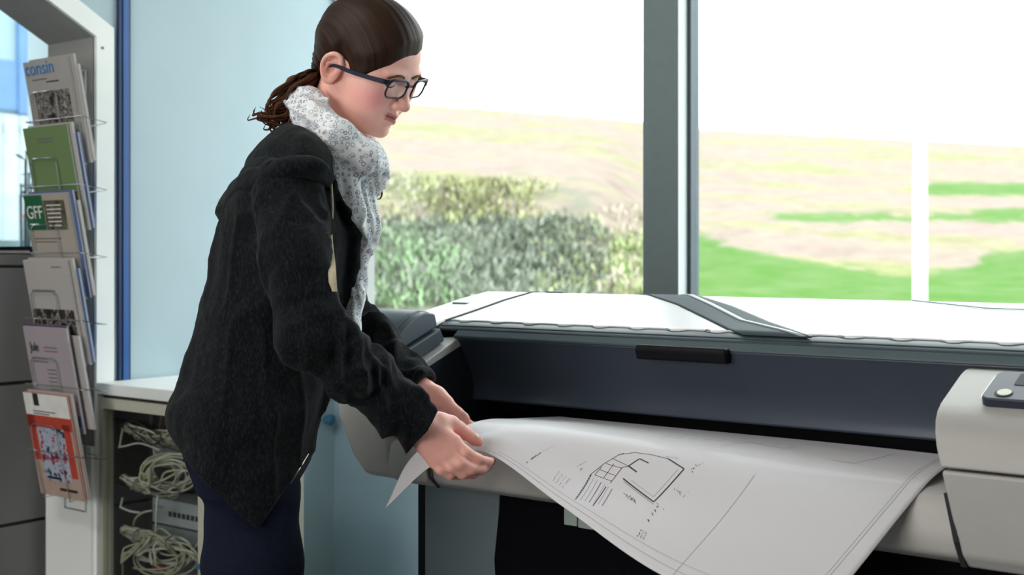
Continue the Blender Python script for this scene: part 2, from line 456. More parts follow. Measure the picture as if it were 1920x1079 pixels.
# ------------------------------------------------------------------ outdoors
def hill_mat():
    m, nt, out = newmat('hill_meadow')
    p = N(nt, 'ShaderNodeBsdfPrincipled'); nt.links.new(p.outputs[0], out.inputs[0]); setin(p, Roughness=0.95); p.inputs['Specular IOR Level'].default_value = 0.05
    g = N(nt, 'ShaderNodeNewGeometry')
    mp = N(nt, 'ShaderNodeMapping'); mp.inputs['Rotation'].default_value = (0, 0, -ALPHA); mp.inputs['Scale'].default_value = (0.25, 0.6, 1.5)
    nt.links.new(g.outputs['Position'], mp.inputs[0])
    n1 = N(nt, 'ShaderNodeTexNoise'); setin(n1, Scale=0.8, Detail=6, Roughness=0.62); nt.links.new(mp.outputs[0], n1.inputs['Vector'])
    r1 = N(nt, 'ShaderNodeValToRGB'); e = r1.color_ramp.elements
    e[0].position = 0.38; e[0].color = (0.191, 0.150, 0.133, 1); e[1].position = 0.72; e[1].color = (0.136, 0.168, 0.066, 1)
    q = e.new(0.5); q.color = (0.185, 0.156, 0.128, 1); q = e.new(0.6); q.color = (0.171, 0.166, 0.093, 1)
    nt.links.new(n1.outputs[0], r1.inputs[0])
    n2 = N(nt, 'ShaderNodeTexNoise'); setin(n2, Scale=3.0, Detail=5, Roughness=0.7); nt.links.new(g.outputs['Position'], n2.inputs['Vector'])
    r2 = N(nt, 'ShaderNodeValToRGB'); e = r2.color_ramp.elements
    e[0].position = 0.33; e[0].color = (.82, .80, .80, 1); e[1].position = 0.7; e[1].color = (1.1, 1.1, 1.06, 1)
    nt.links.new(n2.outputs[0], r2.inputs[0])
    mu = N(nt, 'ShaderNodeMix', data_type='RGBA', blend_type='MULTIPLY'); mu.inputs[0].default_value = 1
    nt.links.new(r1.outputs[0], mu.inputs[6]); nt.links.new(r2.outputs[0], mu.inputs[7])
    # fresh grass zone and shade-darkened scrub zone from the vertex attribute
    at = N(nt, 'ShaderNodeAttribute'); at.attribute_name = 'zone'
    sp = N(nt, 'ShaderNodeSeparateXYZ'); nt.links.new(at.outputs['Vector'], sp.inputs[0])
    n3 = N(nt, 'ShaderNodeTexNoise'); setin(n3, Scale=2.2, Detail=5, Roughness=0.65); nt.links.new(g.outputs['Position'], n3.inputs['Vector'])
    def zone(prev, sock, c0, c1):
        rr = N(nt, 'ShaderNodeValToRGB'); rr.color_ramp.elements[0].position = .35; rr.color_ramp.elements[1].position = .65
        rr.color_ramp.elements[0].color = (*c0, 1); rr.color_ramp.elements[1].color = (*c1, 1)
        nt.links.new(n3.outputs[0], rr.inputs[0])
        ad = N(nt, 'ShaderNodeMath', operation='ADD'); nt.links.new(sock, ad.inputs[0])
        s2 = N(nt, 'ShaderNodeMapRange'); setin(s2, From_Min=0.3, From_Max=0.7, To_Min=-0.35, To_Max=0.35); nt.links.new(n3.outputs[0], s2.inputs[0]); nt.links.new(s2.outputs[0], ad.inputs[1])
        st = N(nt, 'ShaderNodeMapRange'); setin(st, From_Min=0.35, From_Max=0.65); nt.links.new(ad.outputs[0], st.inputs[0])
        mx = N(nt, 'ShaderNodeMix', data_type='RGBA'); nt.links.new(st.outputs[0], mx.inputs[0]); nt.links.new(prev, mx.inputs[6]); nt.links.new(rr.outputs[0], mx.inputs[7])
        return mx.outputs[2]
    c = zone(mu.outputs[2], sp.outputs[0], (0.045, 0.110, 0.018), (0.075, 0.127, 0.042))
    c = zone(c, sp.outputs[1], (0.082, 0.095, 0.069), (0.126, 0.126, 0.098))
    nt.links.new(c, p.inputs['Base Color'])
    return m

def sstep(a, b, x):
    t = np.clip((np.asarray(x, float) - a) / (b - a), 0, 1); return t * t * (3 - 2 * t)
US = np.concatenate([np.linspace(-.30, .5, 160), np.linspace(.52, 1.9, 60)])
BS = np.concatenate([np.linspace(4.8, 9, 24), np.linspace(9.1, 16, 70), np.linspace(16.4, 62, 90), np.linspace(63, 95, 10)])
def ground_z(u, b):
    px = CX + F * u
    wl = 1 - sstep(1080, 1330, px)                       # scrub bank side
    # elevation (tan) of the ridge, and heights at a few distances
    ridge = np.interp(px, [-2000, 790, 1205, 1320, 1920, 4000], [.15, .1165, .103, .098, .085, .04])
    zl = np.interp(b, [4, 8.5, 9.5, 11.2, 12.5, 14, 22, 60], [.45, .66, .78, 1.20, 1.78, 2.02, 2.9, 0])
    zr = np.interp(b, [4, 8.5, 11, 14, 22, 60], [.45, .70, .92, 1.28, 2.15, 0])
    zz = wl * zl + (1 - wl) * zr
    far = CAMH + ridge * 60
    t = np.clip((b - 22) / 38, 0, 1)
    z22 = wl * 2.9 + (1 - wl) * 2.15
    zz = np.where(b > 22, z22 + (far - z22) * (1.25 * t - .25 * t * t), zz)
    zz = np.where(b > 60, far - (b - 60) * .04, zz)
    return zz
Ug, Bg = np.meshgrid(US, BS)
Wx = (FWD[0] * Bg + RIGHT[0] * Bg * Ug); Wy = (FWD[1] * Bg + RIGHT[1] * Bg * Ug)
Wz = ground_z(Ug, Bg)
pts = np.stack([Wx, Wy, np.zeros_like(Wx)], -1).reshape(-1, 3)
amp = np.interp(Bg, [4, 10, 20, 60], [.02, .06, .06, .05])
Wz = Wz + (amp * (vnoise(pts, 1.7, 1) + .6 * vnoise(pts, 4.1, 2)).reshape(Wx.shape))
V = np.stack([Wx, Wy, Wz], -1).reshape(-1, 3)
h, wd = Wx.shape
ii = (np.arange(h - 1)[:, None] * wd + np.arange(wd - 1)[None]).ravel()
Q = np.stack([ii, ii + 1, ii + 1 + wd, ii + wd], 1)
_ok = (V[:, 1] > 4.9) | ((V[:, 0] > -3.0) & (V[:, 1] > 3.4))
Q = Q[_ok[Q].all(1)]
pp = proj(V); ppx = pp[:, 0]; ppy = pp[:, 1]
Bf = Bg.ravel()
lineg = np.interp(ppx, [500, 1310, 1440, 1580, 1700, 1780, 1850, 1920, 2400], [470, 440, 478, 500, 520, 515, 480, 470, 470])
zg = sstep(-25, 25, ppy - lineg) * (1 - (ppx < 1200) * 0.45)
stripe = np.exp(-((ppy - 355) / 14) ** 2) * sstep(1690, 1760, ppx) + .75 * np.exp(-((ppy - 408) / 12) ** 2) * sstep(1380, 1480, ppx) + .5 * np.exp(-((ppy - 395) / 9) ** 2) * sstep(1800, 1860, ppx)
zg = np.maximum(zg, stripe) * (Bf < 40)
zs = (1 - sstep(1090, 1190, ppx)) * sstep(395, 425, ppy) * (1 - sstep(555, 600, ppy) * .6) * (1 - .55 * np.exp(-((ppx - 740) / 60) ** 2 - ((ppy - 520) / 40) ** 2))  # scrub cover below the building's shadow line, its shade put into the tone
zs = np.maximum(zs, .42 * (1 - sstep(1080, 1180, ppx)) * sstep(310, 350, ppy))
zs = np.where(Bf < 16, zs, 0)
hill = np_mesh('hill', V, Q, hill_mat(), None, attrs={'zone': np.stack([zg, zs, zs * 0], 1)})
hill['kind'] = 'structure'

# scrub on the bank: countless leaf tufts, the building's shade put into their tones
def leafy(name):
    m, nt, out = newmat(name)
    p = N(nt, 'ShaderNodeBsdfPrincipled'); nt.links.new(p.outputs[0], out.inputs[0]); setin(p, Roughness=0.8); p.inputs['Specular IOR Level'].default_value = 0.1
    at = N(nt, 'ShaderNodeAttribute'); at.attribute_name = 'tone'
    tc = N(nt, 'ShaderNodeTexCoord'); nz = N(nt, 'ShaderNodeTexNoise'); setin(nz, Scale=9.0); nt.links.new(tc.outputs['Object'], nz.inputs['Vector'])
    mr = N(nt, 'ShaderNodeMapRange'); setin(mr, To_Min=.8, To_Max=1.2); nt.links.new(nz.outputs[0], mr.inputs[0])
    mu = N(nt, 'ShaderNodeMix', data_type='RGBA', blend_type='MULTIPLY'); mu.inputs[0].default_value = 1
    nt.links.new(at.outputs['Color'], mu.inputs[6]); nt.links.new(mr.outputs[0], mu.inputs[7]); nt.links.new(mu.outputs[2], p.inputs['Base Color'])
    return m
M_leaf = leafy('scrub_leaves')
rng = np.random.default_rng(5)
LV, LQ, LC = [], [], []
def blades(c, size, n, col, spread=.5):
    for _ in range(n):
        a = rng.uniform(0, 6.283); tl = rng.uniform(.1, 1.0); L = size * rng.uniform(.5, 1.1); wv = size * rng.uniform(.08, .2)
        d = np.array([math.cos(a) * tl, math.sin(a) * tl, 1.0]); d /= np.linalg.norm(d)
        sd = np.array([-math.sin(a), math.cos(a), 0])
        b = c + np.array([rng.normal(0, size * spread), rng.normal(0, size * spread), rng.uniform(-.1, .35) * size])
        i = len(LV)
        LV.extend([b - sd * wv * .4, b + sd * wv * .4, b + d * L * .6 + sd * wv, b + d * L + np.array([0, 0, -L * .1])])
        LQ.append([i, i + 1, i + 2, i + 3]); cc = np.array(col) * rng.uniform(.75, 1.25); LC.extend([cc] * 4)
def zone_pts(n, x0, x1, y0, y1, b0=9.3, b1=13.8):
    out = []
    while len(out) < n:
        px = rng.uniform(x0, x1); b = rng.uniform(b0, b1); u = (px - CX) / F
        z = float(ground_z(np.array(u), np.array(b))); py = HY - (z - CAMH) / b * F
        if y0 < py < y1: out.append(np.array([FWD[0] * b + RIGHT[0] * b * u, FWD[1] * b + RIGHT[1] * b * u, z]))
    return out
for c in zone_pts(330, 610, 1120, 418, 568): blades(c, .13, 9, (0.190, 0.217, 0.162))
for c in zone_pts(220, 610, 1130, 418, 568): blades(c, .12, 9, (0.222, 0.242, 0.196))
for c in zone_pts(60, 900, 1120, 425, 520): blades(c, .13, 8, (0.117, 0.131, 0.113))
for c in zone_pts(140, 610, 860, 440, 585): blades(c, .13, 9, (0.226, 0.322, 0.177))
for c in [q for q in zone_pts(330, 740, 1060, 350, 425) if rng.random() < math.exp(-((proj(q)[0] - 890) / 85) ** 2)]: blades(c, .12, 8, (0.288, 0.304, 0.153))
for c in zone_pts(50, 820, 960, 350, 410): blades(c, .12, 8, (0.201, 0.174, 0.125))
for c in [q for q in zone_pts(140, 690, 900, 312, 405) if proj(q)[1] > 312 + (proj(q)[0] - 700) * .35 + rng.normal(0, 12)]: blades(c, .10, 8, (0.325, 0.330, 0.228))
for c in zone_pts(90, 1010, 1210, 420, 560): blades(c, .12, 8, (0.298, 0.329, 0.170))
for c in zone_pts(60, 1090, 1210, 400, 560): blades(c, .11, 7, (0.353, 0.306, 0.241))
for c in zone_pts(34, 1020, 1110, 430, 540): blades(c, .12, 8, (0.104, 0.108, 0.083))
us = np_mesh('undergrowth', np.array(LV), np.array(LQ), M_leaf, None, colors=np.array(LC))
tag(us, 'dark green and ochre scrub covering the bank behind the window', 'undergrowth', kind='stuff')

# flagpole
M_pole = pm('white_pole', (.86, .86, .86), .4, .02, 5)
pb = atz(1725, 600, 8.7); u = (1725 - CX) / F; gz = float(ground_z(np.array(u), np.array(8.7)))
base = np.array([pb[0], pb[1], gz - .05])
fp = empty('flagpole', base, label='slim white flagpole standing in the meadow behind the window', cat='flagpole')
MB().tube([base, base + [0, 0, .8], base + [0, 0, 1.6], base + [0, 0, 2.6], base + [0, 0, 5.0]], [.050, .047, .038, .022, .014], 16).build('pole', M_pole, fp)
MB().lathe([(.0, .09), (.075, .09), (.085, .06), (.085, 0), (0, 0)], base, 20).build('base_collar', M_pole, fp)

# little blue knob on the wall beside the plotter
kb = onX(610, 787, XL + .004)
bk_ = MB(); 
for (r0, x0, r1, x1) in ((.010, .0, .010, .012), (.017, .012, .018, .03), (.018, .03, .012, .036)):
    bk_.tube([kb + [x0, 0, 0], kb + [x1, 0, 0]], [r0, r1], 14)
tag(bk_.build('wall_knob', pm('knob_blue', (.04, .17, .30), .4)), 'small light blue knob on the wall between the hoodie and the plotter', 'knob')

# neighbouring building seen through the next room
M_bldg = pm('pale_facade', (0.225, 0.330, 0.375), .7, .05, 2)
M_bldgblue = pm('blue_glazing', (0.080, 0.176, 0.336), .3, .1, 3)
M_fence = pm('white_fence', (0.336, 0.400, 0.416), .6, .08, 6)
bx = -16.0
pA = onX(0, 130, bx); pB = onX(95, 130, bx)
def zat(py): return onX(45, py, bx)[2]
y0b, y1b = pA[1] - 3, pB[1] + 1.2
bd = empty('office_building', (bx - 2, (y0b + y1b) / 2, 0), label='pale blue office building seen through the next room', cat='building')
MB().box((bx - 4, y0b, 0), (bx, y1b, zat(-150))).build('facade', M_bldg, bd, smooth=False)
yy = onX(30, 130, bx)[1]
MB().box((bx, y0b, zat(118 + 0)), (bx + .05, y1b, zat(210))).build('window_band', M_bldgblue, bd, smooth=False)
MB().box((bx, yy, zat(-100)), (bx + .08, yy + .35, zat(215))).build('window_column', M_bldgblue, bd, smooth=False)
fx = -13.0
m = MB()
zt = onX(45, 218, fx)[2]; zb = -0.2
fy0 = onX(-60, 218, fx)[1]; fy1 = onX(150, 218, fx)[1]; nfb = int((fy1 - fy0) / .2)
for i in range(nfb): m.box((fx, fy0 + i * .2, zb), (fx + .03, fy0 + i * .2 + .17, zt))
m.box((fx - .05, fy0, zt - .2), (fx, fy0 + nfb * .2, zt - .1)); m.box((fx - .05, fy0, .2), (fx, fy0 + nfb * .2, .3))
fe = m.build('board_fence', M_fence, smooth=False); tag(fe, 'tall white board fence below the pale blue office building', 'fence')
struct(MB().box((-40, -10, -.5), (XF - .25, 20, -.2)).build('ground', M_fence, smooth=False))
# ================================================================== PRINTER
M_beige = pm('printer_beige', (.44, .42, .395), .45, .02, 20, .08, 900)
M_ledge = pm('printer_ledge_grey', (.44, .45, .44), .45, .02, 20)
M_dark = pm('printer_smoked_hood', (.046, .059, .086), .30, .03, 8, 0, 1, spec=.5)
M_lidw = pm('printer_lid_white', (.88, .88, .88), .28, .01, 8)
M_teal = pm('printer_dark_teal', (.045, .070, .080), .42, .04, 15)
M_band = pm('printer_band_grey', (.055, .075, .085), .6, .04, 15, spec=.2)
M_stripe = pm('printer_stripe', (.40, .47, .50), .35, .02, 10)
M_hump = pm('printer_side_grey', (.060, .085, .105), .45, .03, 15)
M_black = pm('black_plastic', (.005, .005, .007), .5, .1, 20, spec=.15)
M_bin = pm('black_cloth', (.003, .003, .005), .9, .2, 60, .2, 500, spec=.1)
M_leg = pm('printer_leg_grey', (.17, .21, .23), .45, .04, 10)
M_seam = pm('seam_black', (.008, .008, .01), .6, .05, 20)
M_panel = pm('control_panel_grey', (.020, .025, .042), .45, .05, 30)
M_chrome = pm('panel_edge', (.6, .62, .66), .25, .02, 20, metal=.6)
M_btn = pm('button_pale_green', (.55, .62, .45), .4, .1, 60)

pr = empty('large_format_printer', (-1.30, 2.2, 0), label='large format plotter with white lid and dark hood below the window', cat='printer')
PX0, PX1 = -1.91, -.10

# body under the lid (dark core)
MB().prism([(2.24, .70), (2.60, .70), (2.60, 1.035), (2.45, 1.04), (2.22, 1.005), (2.16, .94), (2.20, .80), (2.20, .70)], 'x', -1.90, -.12).build('core', M_black, pr, bev=.006)
# platen where the paper comes out
MB().prism([(1.93, .789), (2.20, .806), (2.20, .79), (1.93, .77)], 'x', -1.76, -.67).build('platen', M_black, pr, bev=.002)

# front lip with rounded end
prof = [(2.075, .801), (1.935, .794), (1.908, .786), (1.890, .765), (1.880, .73), (1.885, .705), (1.91, .692), (2.2, .692), (2.2, .801)]
lip = MB(); lip.prism(prof, 'x', -1.665, lambda y, z: -.632 - (z - .70) * .19)
lip.build('front_lip', M_beige, pr, bev=.008)

# control cover (sliding nose with the buttons): upper and lower half
cprof = [(2.34, .968), (2.065, .968), (2.05, .9665), (2.03, .961), (1.935, .926), (1.912, .9165), (1.893, .904), (1.879, .889), (1.869, .872), (1.864, .855), (1.862, .8385), (2.34, .8385)]
def cleft(y, z): return -.655 - max(0, (z - .8385)) * .30 + max(0, (z - .93)) * .25
MB().prism(cprof, 'x', cleft, -.10).build('control_cover', M_beige, pr, bev=.004)
lprof = [(2.34, .8345), (1.862, .8345), (1.870, .76), (1.879, .71), (1.895, .69), (2.34, .69)]
MB().prism(lprof, 'x', lambda y, z: -.655 + (.8345 - z) * .19, -.10).build('control_cover_base', M_beige, pr, bev=.006)
MB().prism([(1.87, .80), (2.1, .80), (2.1, .692), (1.885, .692), (1.874, .73)], 'x', lambda y, z: -.660 + (.8345 - z) * .19, lambda y, z: -.652 + (.8345 - z) * .19).build('cover_seam', M_seam, pr, smooth=False)

# control panel on the slope
sl = np.array([0, .10, .037]); sl /= np.linalg.norm(sl); nn = np.array([0, -sl[2], sl[1]])
P0 = np.array([-.620, 1.930, .9252 + .001])
def onpanel(x, v, n): return P0 + np.array([x, 0, 0]) + sl * v + nn * n
def slab(x0, x1, v0, v1, n0, n1, r):
    pl = rrect((x0 + x1) / 2, (v0 + v1) / 2, x1 - x0, v1 - v0, r)
    m = MB(); k = len(pl)
    m.add([onpanel(x, v, n0) for x, v in pl] + [onpanel(x, v, n1) for x, v in pl], [tuple(range(k - 1, -1, -1)), tuple(range(k, 2 * k))] + [(i, (i + 1) % k, k + (i + 1) % k, k + i) for i in range(k)])
    return m
cp = slab(0, .26, 0, .098, -.004, .012, .014).build('control_panel', M_panel, pr, bev=.003)
slab(-.0015, .2615, .001, .0995, -.004, .0085, .015).build('panel_rim', M_chrome, cp, smooth=False)
slab(.036, .12, .050, .090, .012, .0128, .003).build('screen', M_black, cp, smooth=False)
M_orange = pm('screen_digits', (.55, .28, .10), .4, .05, 20)
m = MB()
for x in (.050, .0535, .057, .0605, .064, .0675): 
    q = slab(x, x + .0025, .066, .073, .0128, .0132, .0005); m.add(q.v, q.f)
m.build('screen_digits', M_orange, cp, smooth=False)
def disc(x, v, r, n0, n1, mat, name):
    m = MB(); K = 20; pl = [(x + r * math.cos(6.2832 * i / K), v + r * math.sin(6.2832 * i / K)) for i in range(K)]
    m.add([onpanel(a, b, n0) for a, b in pl] + [onpanel(a, b, n1) for a, b in pl], [tuple(range(K - 1, -1, -1)), tuple(range(K, 2 * K))] + [(i, (i + 1) % K, K + (i + 1) % K, K + i) for i in range(K)])
    return m.build(name, mat, cp)
disc(.030, .020, .0135, .012, .0126, M_black, 'button_rim'); tag(disc(.031, .021, .0105, .012, .0140, M_btn, 'button'), 'pale green round button')

# hood
hp = [(2.082, .988), (2.070, .978), (2.068, .972), (2.076, .964), (2.100, .930), (2.120, .893), (2.128, .862), (2.124, .842), (2.126, .838), (2.134, .838), (2.140, .862), (2.131, .90), (2.112, .937), (2.090, .968), (2.10, .99)]
MB().prism(hp, 'x', -1.765, -.16).build('hood', M_dark, pr, bev=.0015)
# pale lip line of the hood
MB().prism([(2.0665, .9755), (2.0675, .979), (2.0815, .9893), (2.0825, .986)], 'x', -1.765, -.16).build('hood_lip', M_teal, pr, smooth=False)
# inner end cheek
MB().prism([(2.06, .9655), (1.946, .9135), (1.902, .8925), (1.88, .865), (1.868, .82), (1.872, .79), (2.22, .79), (2.22, .966)], 'x', -1.7668, -1.760).build('inner_cheek', pm('cheek_dark', (.014, .018, .026), .5), pr, smooth=False)
# handle recess
hx0, hx1 = -1.30, -1.11
hl = MB(); pl = [(2.050, .981), (2.046, .972), (2.052, .953), (2.075, .952), (2.078, .981)]
hl.prism(pl, 'x', hx0, hx1); hl.build('hood_handle', M_black, pr, bev=.004)

# lid
def zlid(Y): return float(np.interp(Y, [2.085, 2.10, 2.115, 2.13, 2.2, 2.32, 2.42, 2.47, 2.52], [.990, 1.002, 1.006, 1.0085, 1.021, 1.044, 1.059, 1.058, 1.045]))
lp = [(2.083, .989)] + [(y, zlid(y) - .0012) for y in (2.095, 2.105, 2.13, 2.2, 2.32, 2.42, 2.47, 2.52)] + [(2.56, 1.02), (2.56, .99), (2.12, .98)]
MB().prism(lp, 'x', -1.83, -.12).build('lid_base', M_teal, pr, bev=.002)
YS = [2.112, 2.13, 2.165, 2.2, 2.26, 2.32, 2.37, 2.42, 2.45, 2.485, 2.52, 2.55]
def XL_(Y): return float(np.interp(Y, [2.10, 2.13, 2.2, 2.32, 2.42, 2.55], [-1.10, -1.147, -1.226, -1.368, -1.500, -1.66]))
def XS_(Y): return float(np.interp(Y, [2.085, 2.11, 2.2, 2.32, 2.42, 2.55], [-.965, -.996, -1.157, -1.289, -1.396, -1.53]))
def XR_(Y): return float(np.interp(Y, [2.085, 2.11, 2.2, 2.32, 2.42, 2.55], [-.95, -.978, -1.10, -1.2435, -1.374, -1.51]))
def wave(x):
    ph = (x / .088) % 1.0
    return .011 * (1 if ph < .55 else (1 - (ph - .55) / .12 if ph < .67 else (0 if ph < .88 else (ph - .88) / .12)))
def lidsheet(name, xl, xr, n, mat, lift, wavy, ys=YS):
    G = []; 
    for j in range(len(ys)):
        row = []
        for i in range(n + 1):
            t = i / n; y = ys[j]; x = xl(y) + (xr(y) - xl(y)) * t
            if wavy and j == 0: y = 2.113 + wave(x)
            if wavy and j == 1: y = max(y, 2.128)
            row.append((x, y, zlid(y) + lift))
        G.append(row)
    m = MB(); m.grid(G); o = m.build(name, mat, pr, fix=False)
    md = o.modifiers.new('thick', 'SOLIDIFY'); md.thickness = .0025; md.offset = -1
    return o
lidsheet('lid_panel', lambda y: -1.822, lambda y: XL_(y) - .001, 90, M_lidw, .0012, True)
lidsheet('lid_panel', lambda y: XR_(y) + .001, lambda y: -.125, 110, M_lidw, .0012, True)
YB_ = [2.088, 2.10, 2.115] + YS[1:]
lidsheet('lid_band', XL_, XR_, 16, M_band, .0035, False, [2.10] + YS[1:])
lidsheet('lid_stripe', lambda y: XS_(y) - .005, lambda y: XS_(y) + .007, 2, M_stripe, .0055, False, [2.10] + YS[1:])
lidsheet('lid_end_panel', lambda y: -1.960, lambda y: -1.830, 4, M_lidw, .0012, False, [2.07, 2.10] + YS[1:])
MB().prism([(2.065, .97), (2.065, .992)] + [(y, zlid(y) - .001) for y in (2.10, 2.2, 2.32, 2.42, 2.47, 2.52)] + [(2.56, 1.0), (2.56, .97)], 'x', -1.955, -1.832).build('end_core', M_hump, pr, bev=.003)
MB().tube([(-1.826, y, zlid(y) + .002) for y in YS], .0022, 6).build('lid_seam', M_seam, pr)
# small hinge tab and vent slot at the back
a = onY(790, 570, 2.40)
MB().box((-1.945, 2.27, zlid(2.28) - .002), (-1.90, 2.29, zlid(2.28) + .003)).build('vent_slot', M_teal, pr, bev=.002)
xh = onY(1040, 546, 2.44)[0]
MB().box((xh - .02, 2.43, 1.058), (xh + .03, 2.45, 1.064)).build('hinge_tab', M_teal, pr, bev=.002)
xq = onY(1850, 580, 2.36); 
MB().tube([(xq[0] - .16, 2.42, zlid(2.42) + .003), (xq[0], 2.36, zlid(2.36) + .003), (xq[0] + .1, 2.355, zlid(2.355) + .003)], .0015, 6).build('lid_crease', M_stripe, pr)
# dark grooves along the border
for yb, zb in ((2.0855, .9905), (2.091, .9975)):
    MB().tube([(-1.82, yb, zb), (-.13, yb, zb)], .0016, 6).build('border_groove', M_band, pr)

# end cover on the far side: beige nose, ledge, dark hump
eprof = [(2.34, .968), (2.08, .968), (1.945, .914), (1.900, .893), (1.875, .86), (1.866, .82), (1.872, .74), (1.89, .70), (1.92, .692), (2.34, .692)]
MB().prism(eprof, 'x', lambda y, z: -1.925 + max(0, (.85 - z)) * .45, -1.767).build('end_cover', M_beige, pr, bev=.012)
MB().prism([(2.07, .802), (1.930, .797), (1.895, .790), (1.874, .768), (1.866, .73), (1.872, .705), (1.90, .692), (2.07, .692)], 'x', lambda y, z: -1.770, -1.668).build('end_lip', M_beige, pr, bev=.006)
MB().prism([(2.10, .9725), (2.07, .9725), (1.94, .918), (1.937, .909), (1.945, .905), (2.10, .962)], 'x', -1.80, -1.757).build('ledge', M_ledge, pr, bev=.003)
arc = [(2.03, 1.030), (1.998, 1.034), (1.965, 1.026), (1.935, 1.009), (1.915, .991), (1.905, .976)]
hump = arc + [(1.935, .918), (1.945, .915), (2.060, .968), (2.050, 1.010)]
hm = MB().prism(hump, 'x', -1.925, -1.800).build('end_hump', M_hump, pr, bev=.006)
b1 = [(2.028, 1.026), (1.998, 1.030), (1.966, 1.022), (1.937, 1.005), (1.918, .988), (1.911, .975), (1.925, .957), (2.035, .9985)]
b2 = [(2.037, .9945), (1.927, .953), (1.941, .922), (2.052, .968)]
MB().prism(b1, 'x', -1.803, lambda y, z: -1.782).build('hump_rib', M_hump, hm, bev=.004)
MB().prism(b2, 'x', -1.803, lambda y, z: -1.776).build('hump_rib', M_hump, hm, bev=.004)
# seam between end cover and lip
MB().tube([(-1.667, 1.8785, .772), (-1.667, 1.873, .745), (-1.662, 1.875, .715), (-1.650, 1.888, .694)], .0026, 8).build('lip_seam', M_seam, pr)

# stand
MB().box((-1.775, 1.985, .02), (-1.578, 2.30, .692)).build('leg', M_leg, pr, bev=.004)
MB().box((-1.800, 1.992, .02), (-1.776, 2.30, .692)).build('leg_edge', M_black, pr, bev=.002)
MB().box((-.50, 1.985, .02), (-.30, 2.30, .692)).build('leg', M_leg, pr, bev=.004)
MB().box((-1.86, 1.80, 0), (-1.52, 2.55, .035)).build('foot', M_black, pr, bev=.01)
MB().box((-.56, 1.80, 0), (-.22, 2.55, .035)).build('foot', M_black, pr, bev=.01)
# black catch bin
m = MB(); G = []
for i in range(21):
    x = -1.575 + i * (1.07 / 20); row = []
    for (y, z) in ((1.99, .690), (1.975, .55), (1.985, .35), (2.02, .18), (2.12, .12), (2.25, .18), (2.295, .40), (2.30, .690)):
        row.append((x, y + .008 * math.sin(i * 1.3 + z * 9), z + .006 * math.sin(i * .8)*(z < .6)))
    G.append(row)
m.grid(G); m.box((-1.577, 1.99, .15), (-1.572, 2.30, .69)); m.box((-.508, 1.99, .15), (-.503, 2.30, .69))
m.build('catch_bin', M_bin, pr)
# pale catch under the lip
b = onY(1076, 972, 1.95)
M_tab = pm('pale_catch', (.36, .42, .38), .5, .05, 10)
MB().box((b[0] - .016, 1.94, b[2] - .013), (b[0] + .013, 1.955, .692)).build('bin_catch', M_tab, pr, bev=.002)
MB().box((b[0] + .0145, 1.942, b[2] - .015), (b[0] + .05, 1.955, .692)).build('bin_catch', M_tab, pr, bev=.002)

# ------------------------------------------------------------------ printed plan
M_paper = pm('plan_paper', (.63, .605, .625), .5, .01, 3, spec=.4, coat=.1)
M_ink = pm('plan_ink', (.03, .03, .04), .7, .1, 40)
M_inkg = pm('plan_ink_grey', (.30, .29, .31), .7, .1, 40)
CP = [  # rows t = 0 .. 1, columns s = 0 .. 1
 [(-1.516, 2.105, .822), (-1.413, 2.105, .822), (-1.31, 2.105, .822), (-1.108, 2.105, .822), (-.904, 2.105, .822), (-.70, 2.105, .820)],
 [(-1.500, 1.94, .836), (-1.408, 1.948, .838), (-1.315, 1.955, .838), (-1.11, 1.960, .834), (-.905, 1.975, .823), (-.70, 1.965, .8075)],
 [(-1.477, 1.785, .846), (-1.405, 1.81, .848), (-1.335, 1.835, .846), (-1.125, 1.850, .821), (-.91, 1.865, .793), tuple(atz(1697, 957, 1.915))],
 [tuple(atz(778, 852, 2.275)), tuple(atz(848, 832, 2.245)), (-1.362, 1.750, .829), tuple(atz(1141, 912, 2.11)), tuple(atz(1363, 987, 1.975)), tuple(atz(1615, 1060, 1.845))],
 [tuple(atz(722, 954, 2.25)), tuple(atz(812, 873, 2.235)), tuple(atz(908, 849, 2.200)), tuple(atz(1053, 949, 2.075)), tuple(atz(1240, 1079, 1.93)), tuple(atz(1510, 1190, 1.80))]]
CPA = np.array(CP)
def crom(A, u):
    n = A.shape[0] - 1; x = np.clip(u, 0, 1) * n; i = np.minimum(x.astype(int), n - 1); t = (x - i)[:, None, None] if A.ndim == 3 else (x - i)[:, None]
    g = lambda k: A[np.clip(i + k, 0, n)]
    a, b, c, d = g(-1), g(0), g(1), g(2)
    a = np.where((i == 0).reshape((-1,) + (1,) * (A.ndim - 1)), 2 * b - c, a); d = np.where((i == n - 1).reshape((-1,) + (1,) * (A.ndim - 1)), 2 * c - b, d)
    return .5 * ((2 * b) + (-a + c) * t + (2 * a - 5 * b + 4 * c - d) * t * t + (-a + 3 * b - 3 * c + d) * t ** 3)
def paper_pts(s, t):
    s = np.atleast_1d(np.asarray(s, float)); t = np.atleast_1d(np.asarray(t, float))
    rows = crom(CPA, t)
    n = CPA.shape[1] - 1; x = np.clip(s, 0, 1) * n; i = np.minimum(x.astype(int), n - 1); f = (x - i)[:, None]
    k = np.arange(len(s))
    g = lambda q: rows[k, np.clip(i + q, 0, n)]
    a, b, c, d = g(-1), g(0), g(1), g(2)
    a = np.where((i == 0)[:, None], 2 * b - c, a); d = np.where((i == n - 1)[:, None], 2 * c - b, d)
    return .5 * ((2 * b) + (-a + c) * f + (2 * a - 5 * b + 4 * c - d) * f * f + (-a + 3 * b - 3 * c + d) * f ** 3)
ns, ntt = 121, 81
sg, tg = np.meshgrid(np.linspace(0, 1, ns), np.linspace(0, 1, ntt))
PV = paper_pts(sg.ravel(), tg.ravel())
ii = (np.arange(ntt - 1)[:, None] * ns + np.arange(ns - 1)[None]).ravel()
PQ = np.stack([ii, ii + 1, ii + 1 + ns, ii + ns], 1)[:, ::-1]
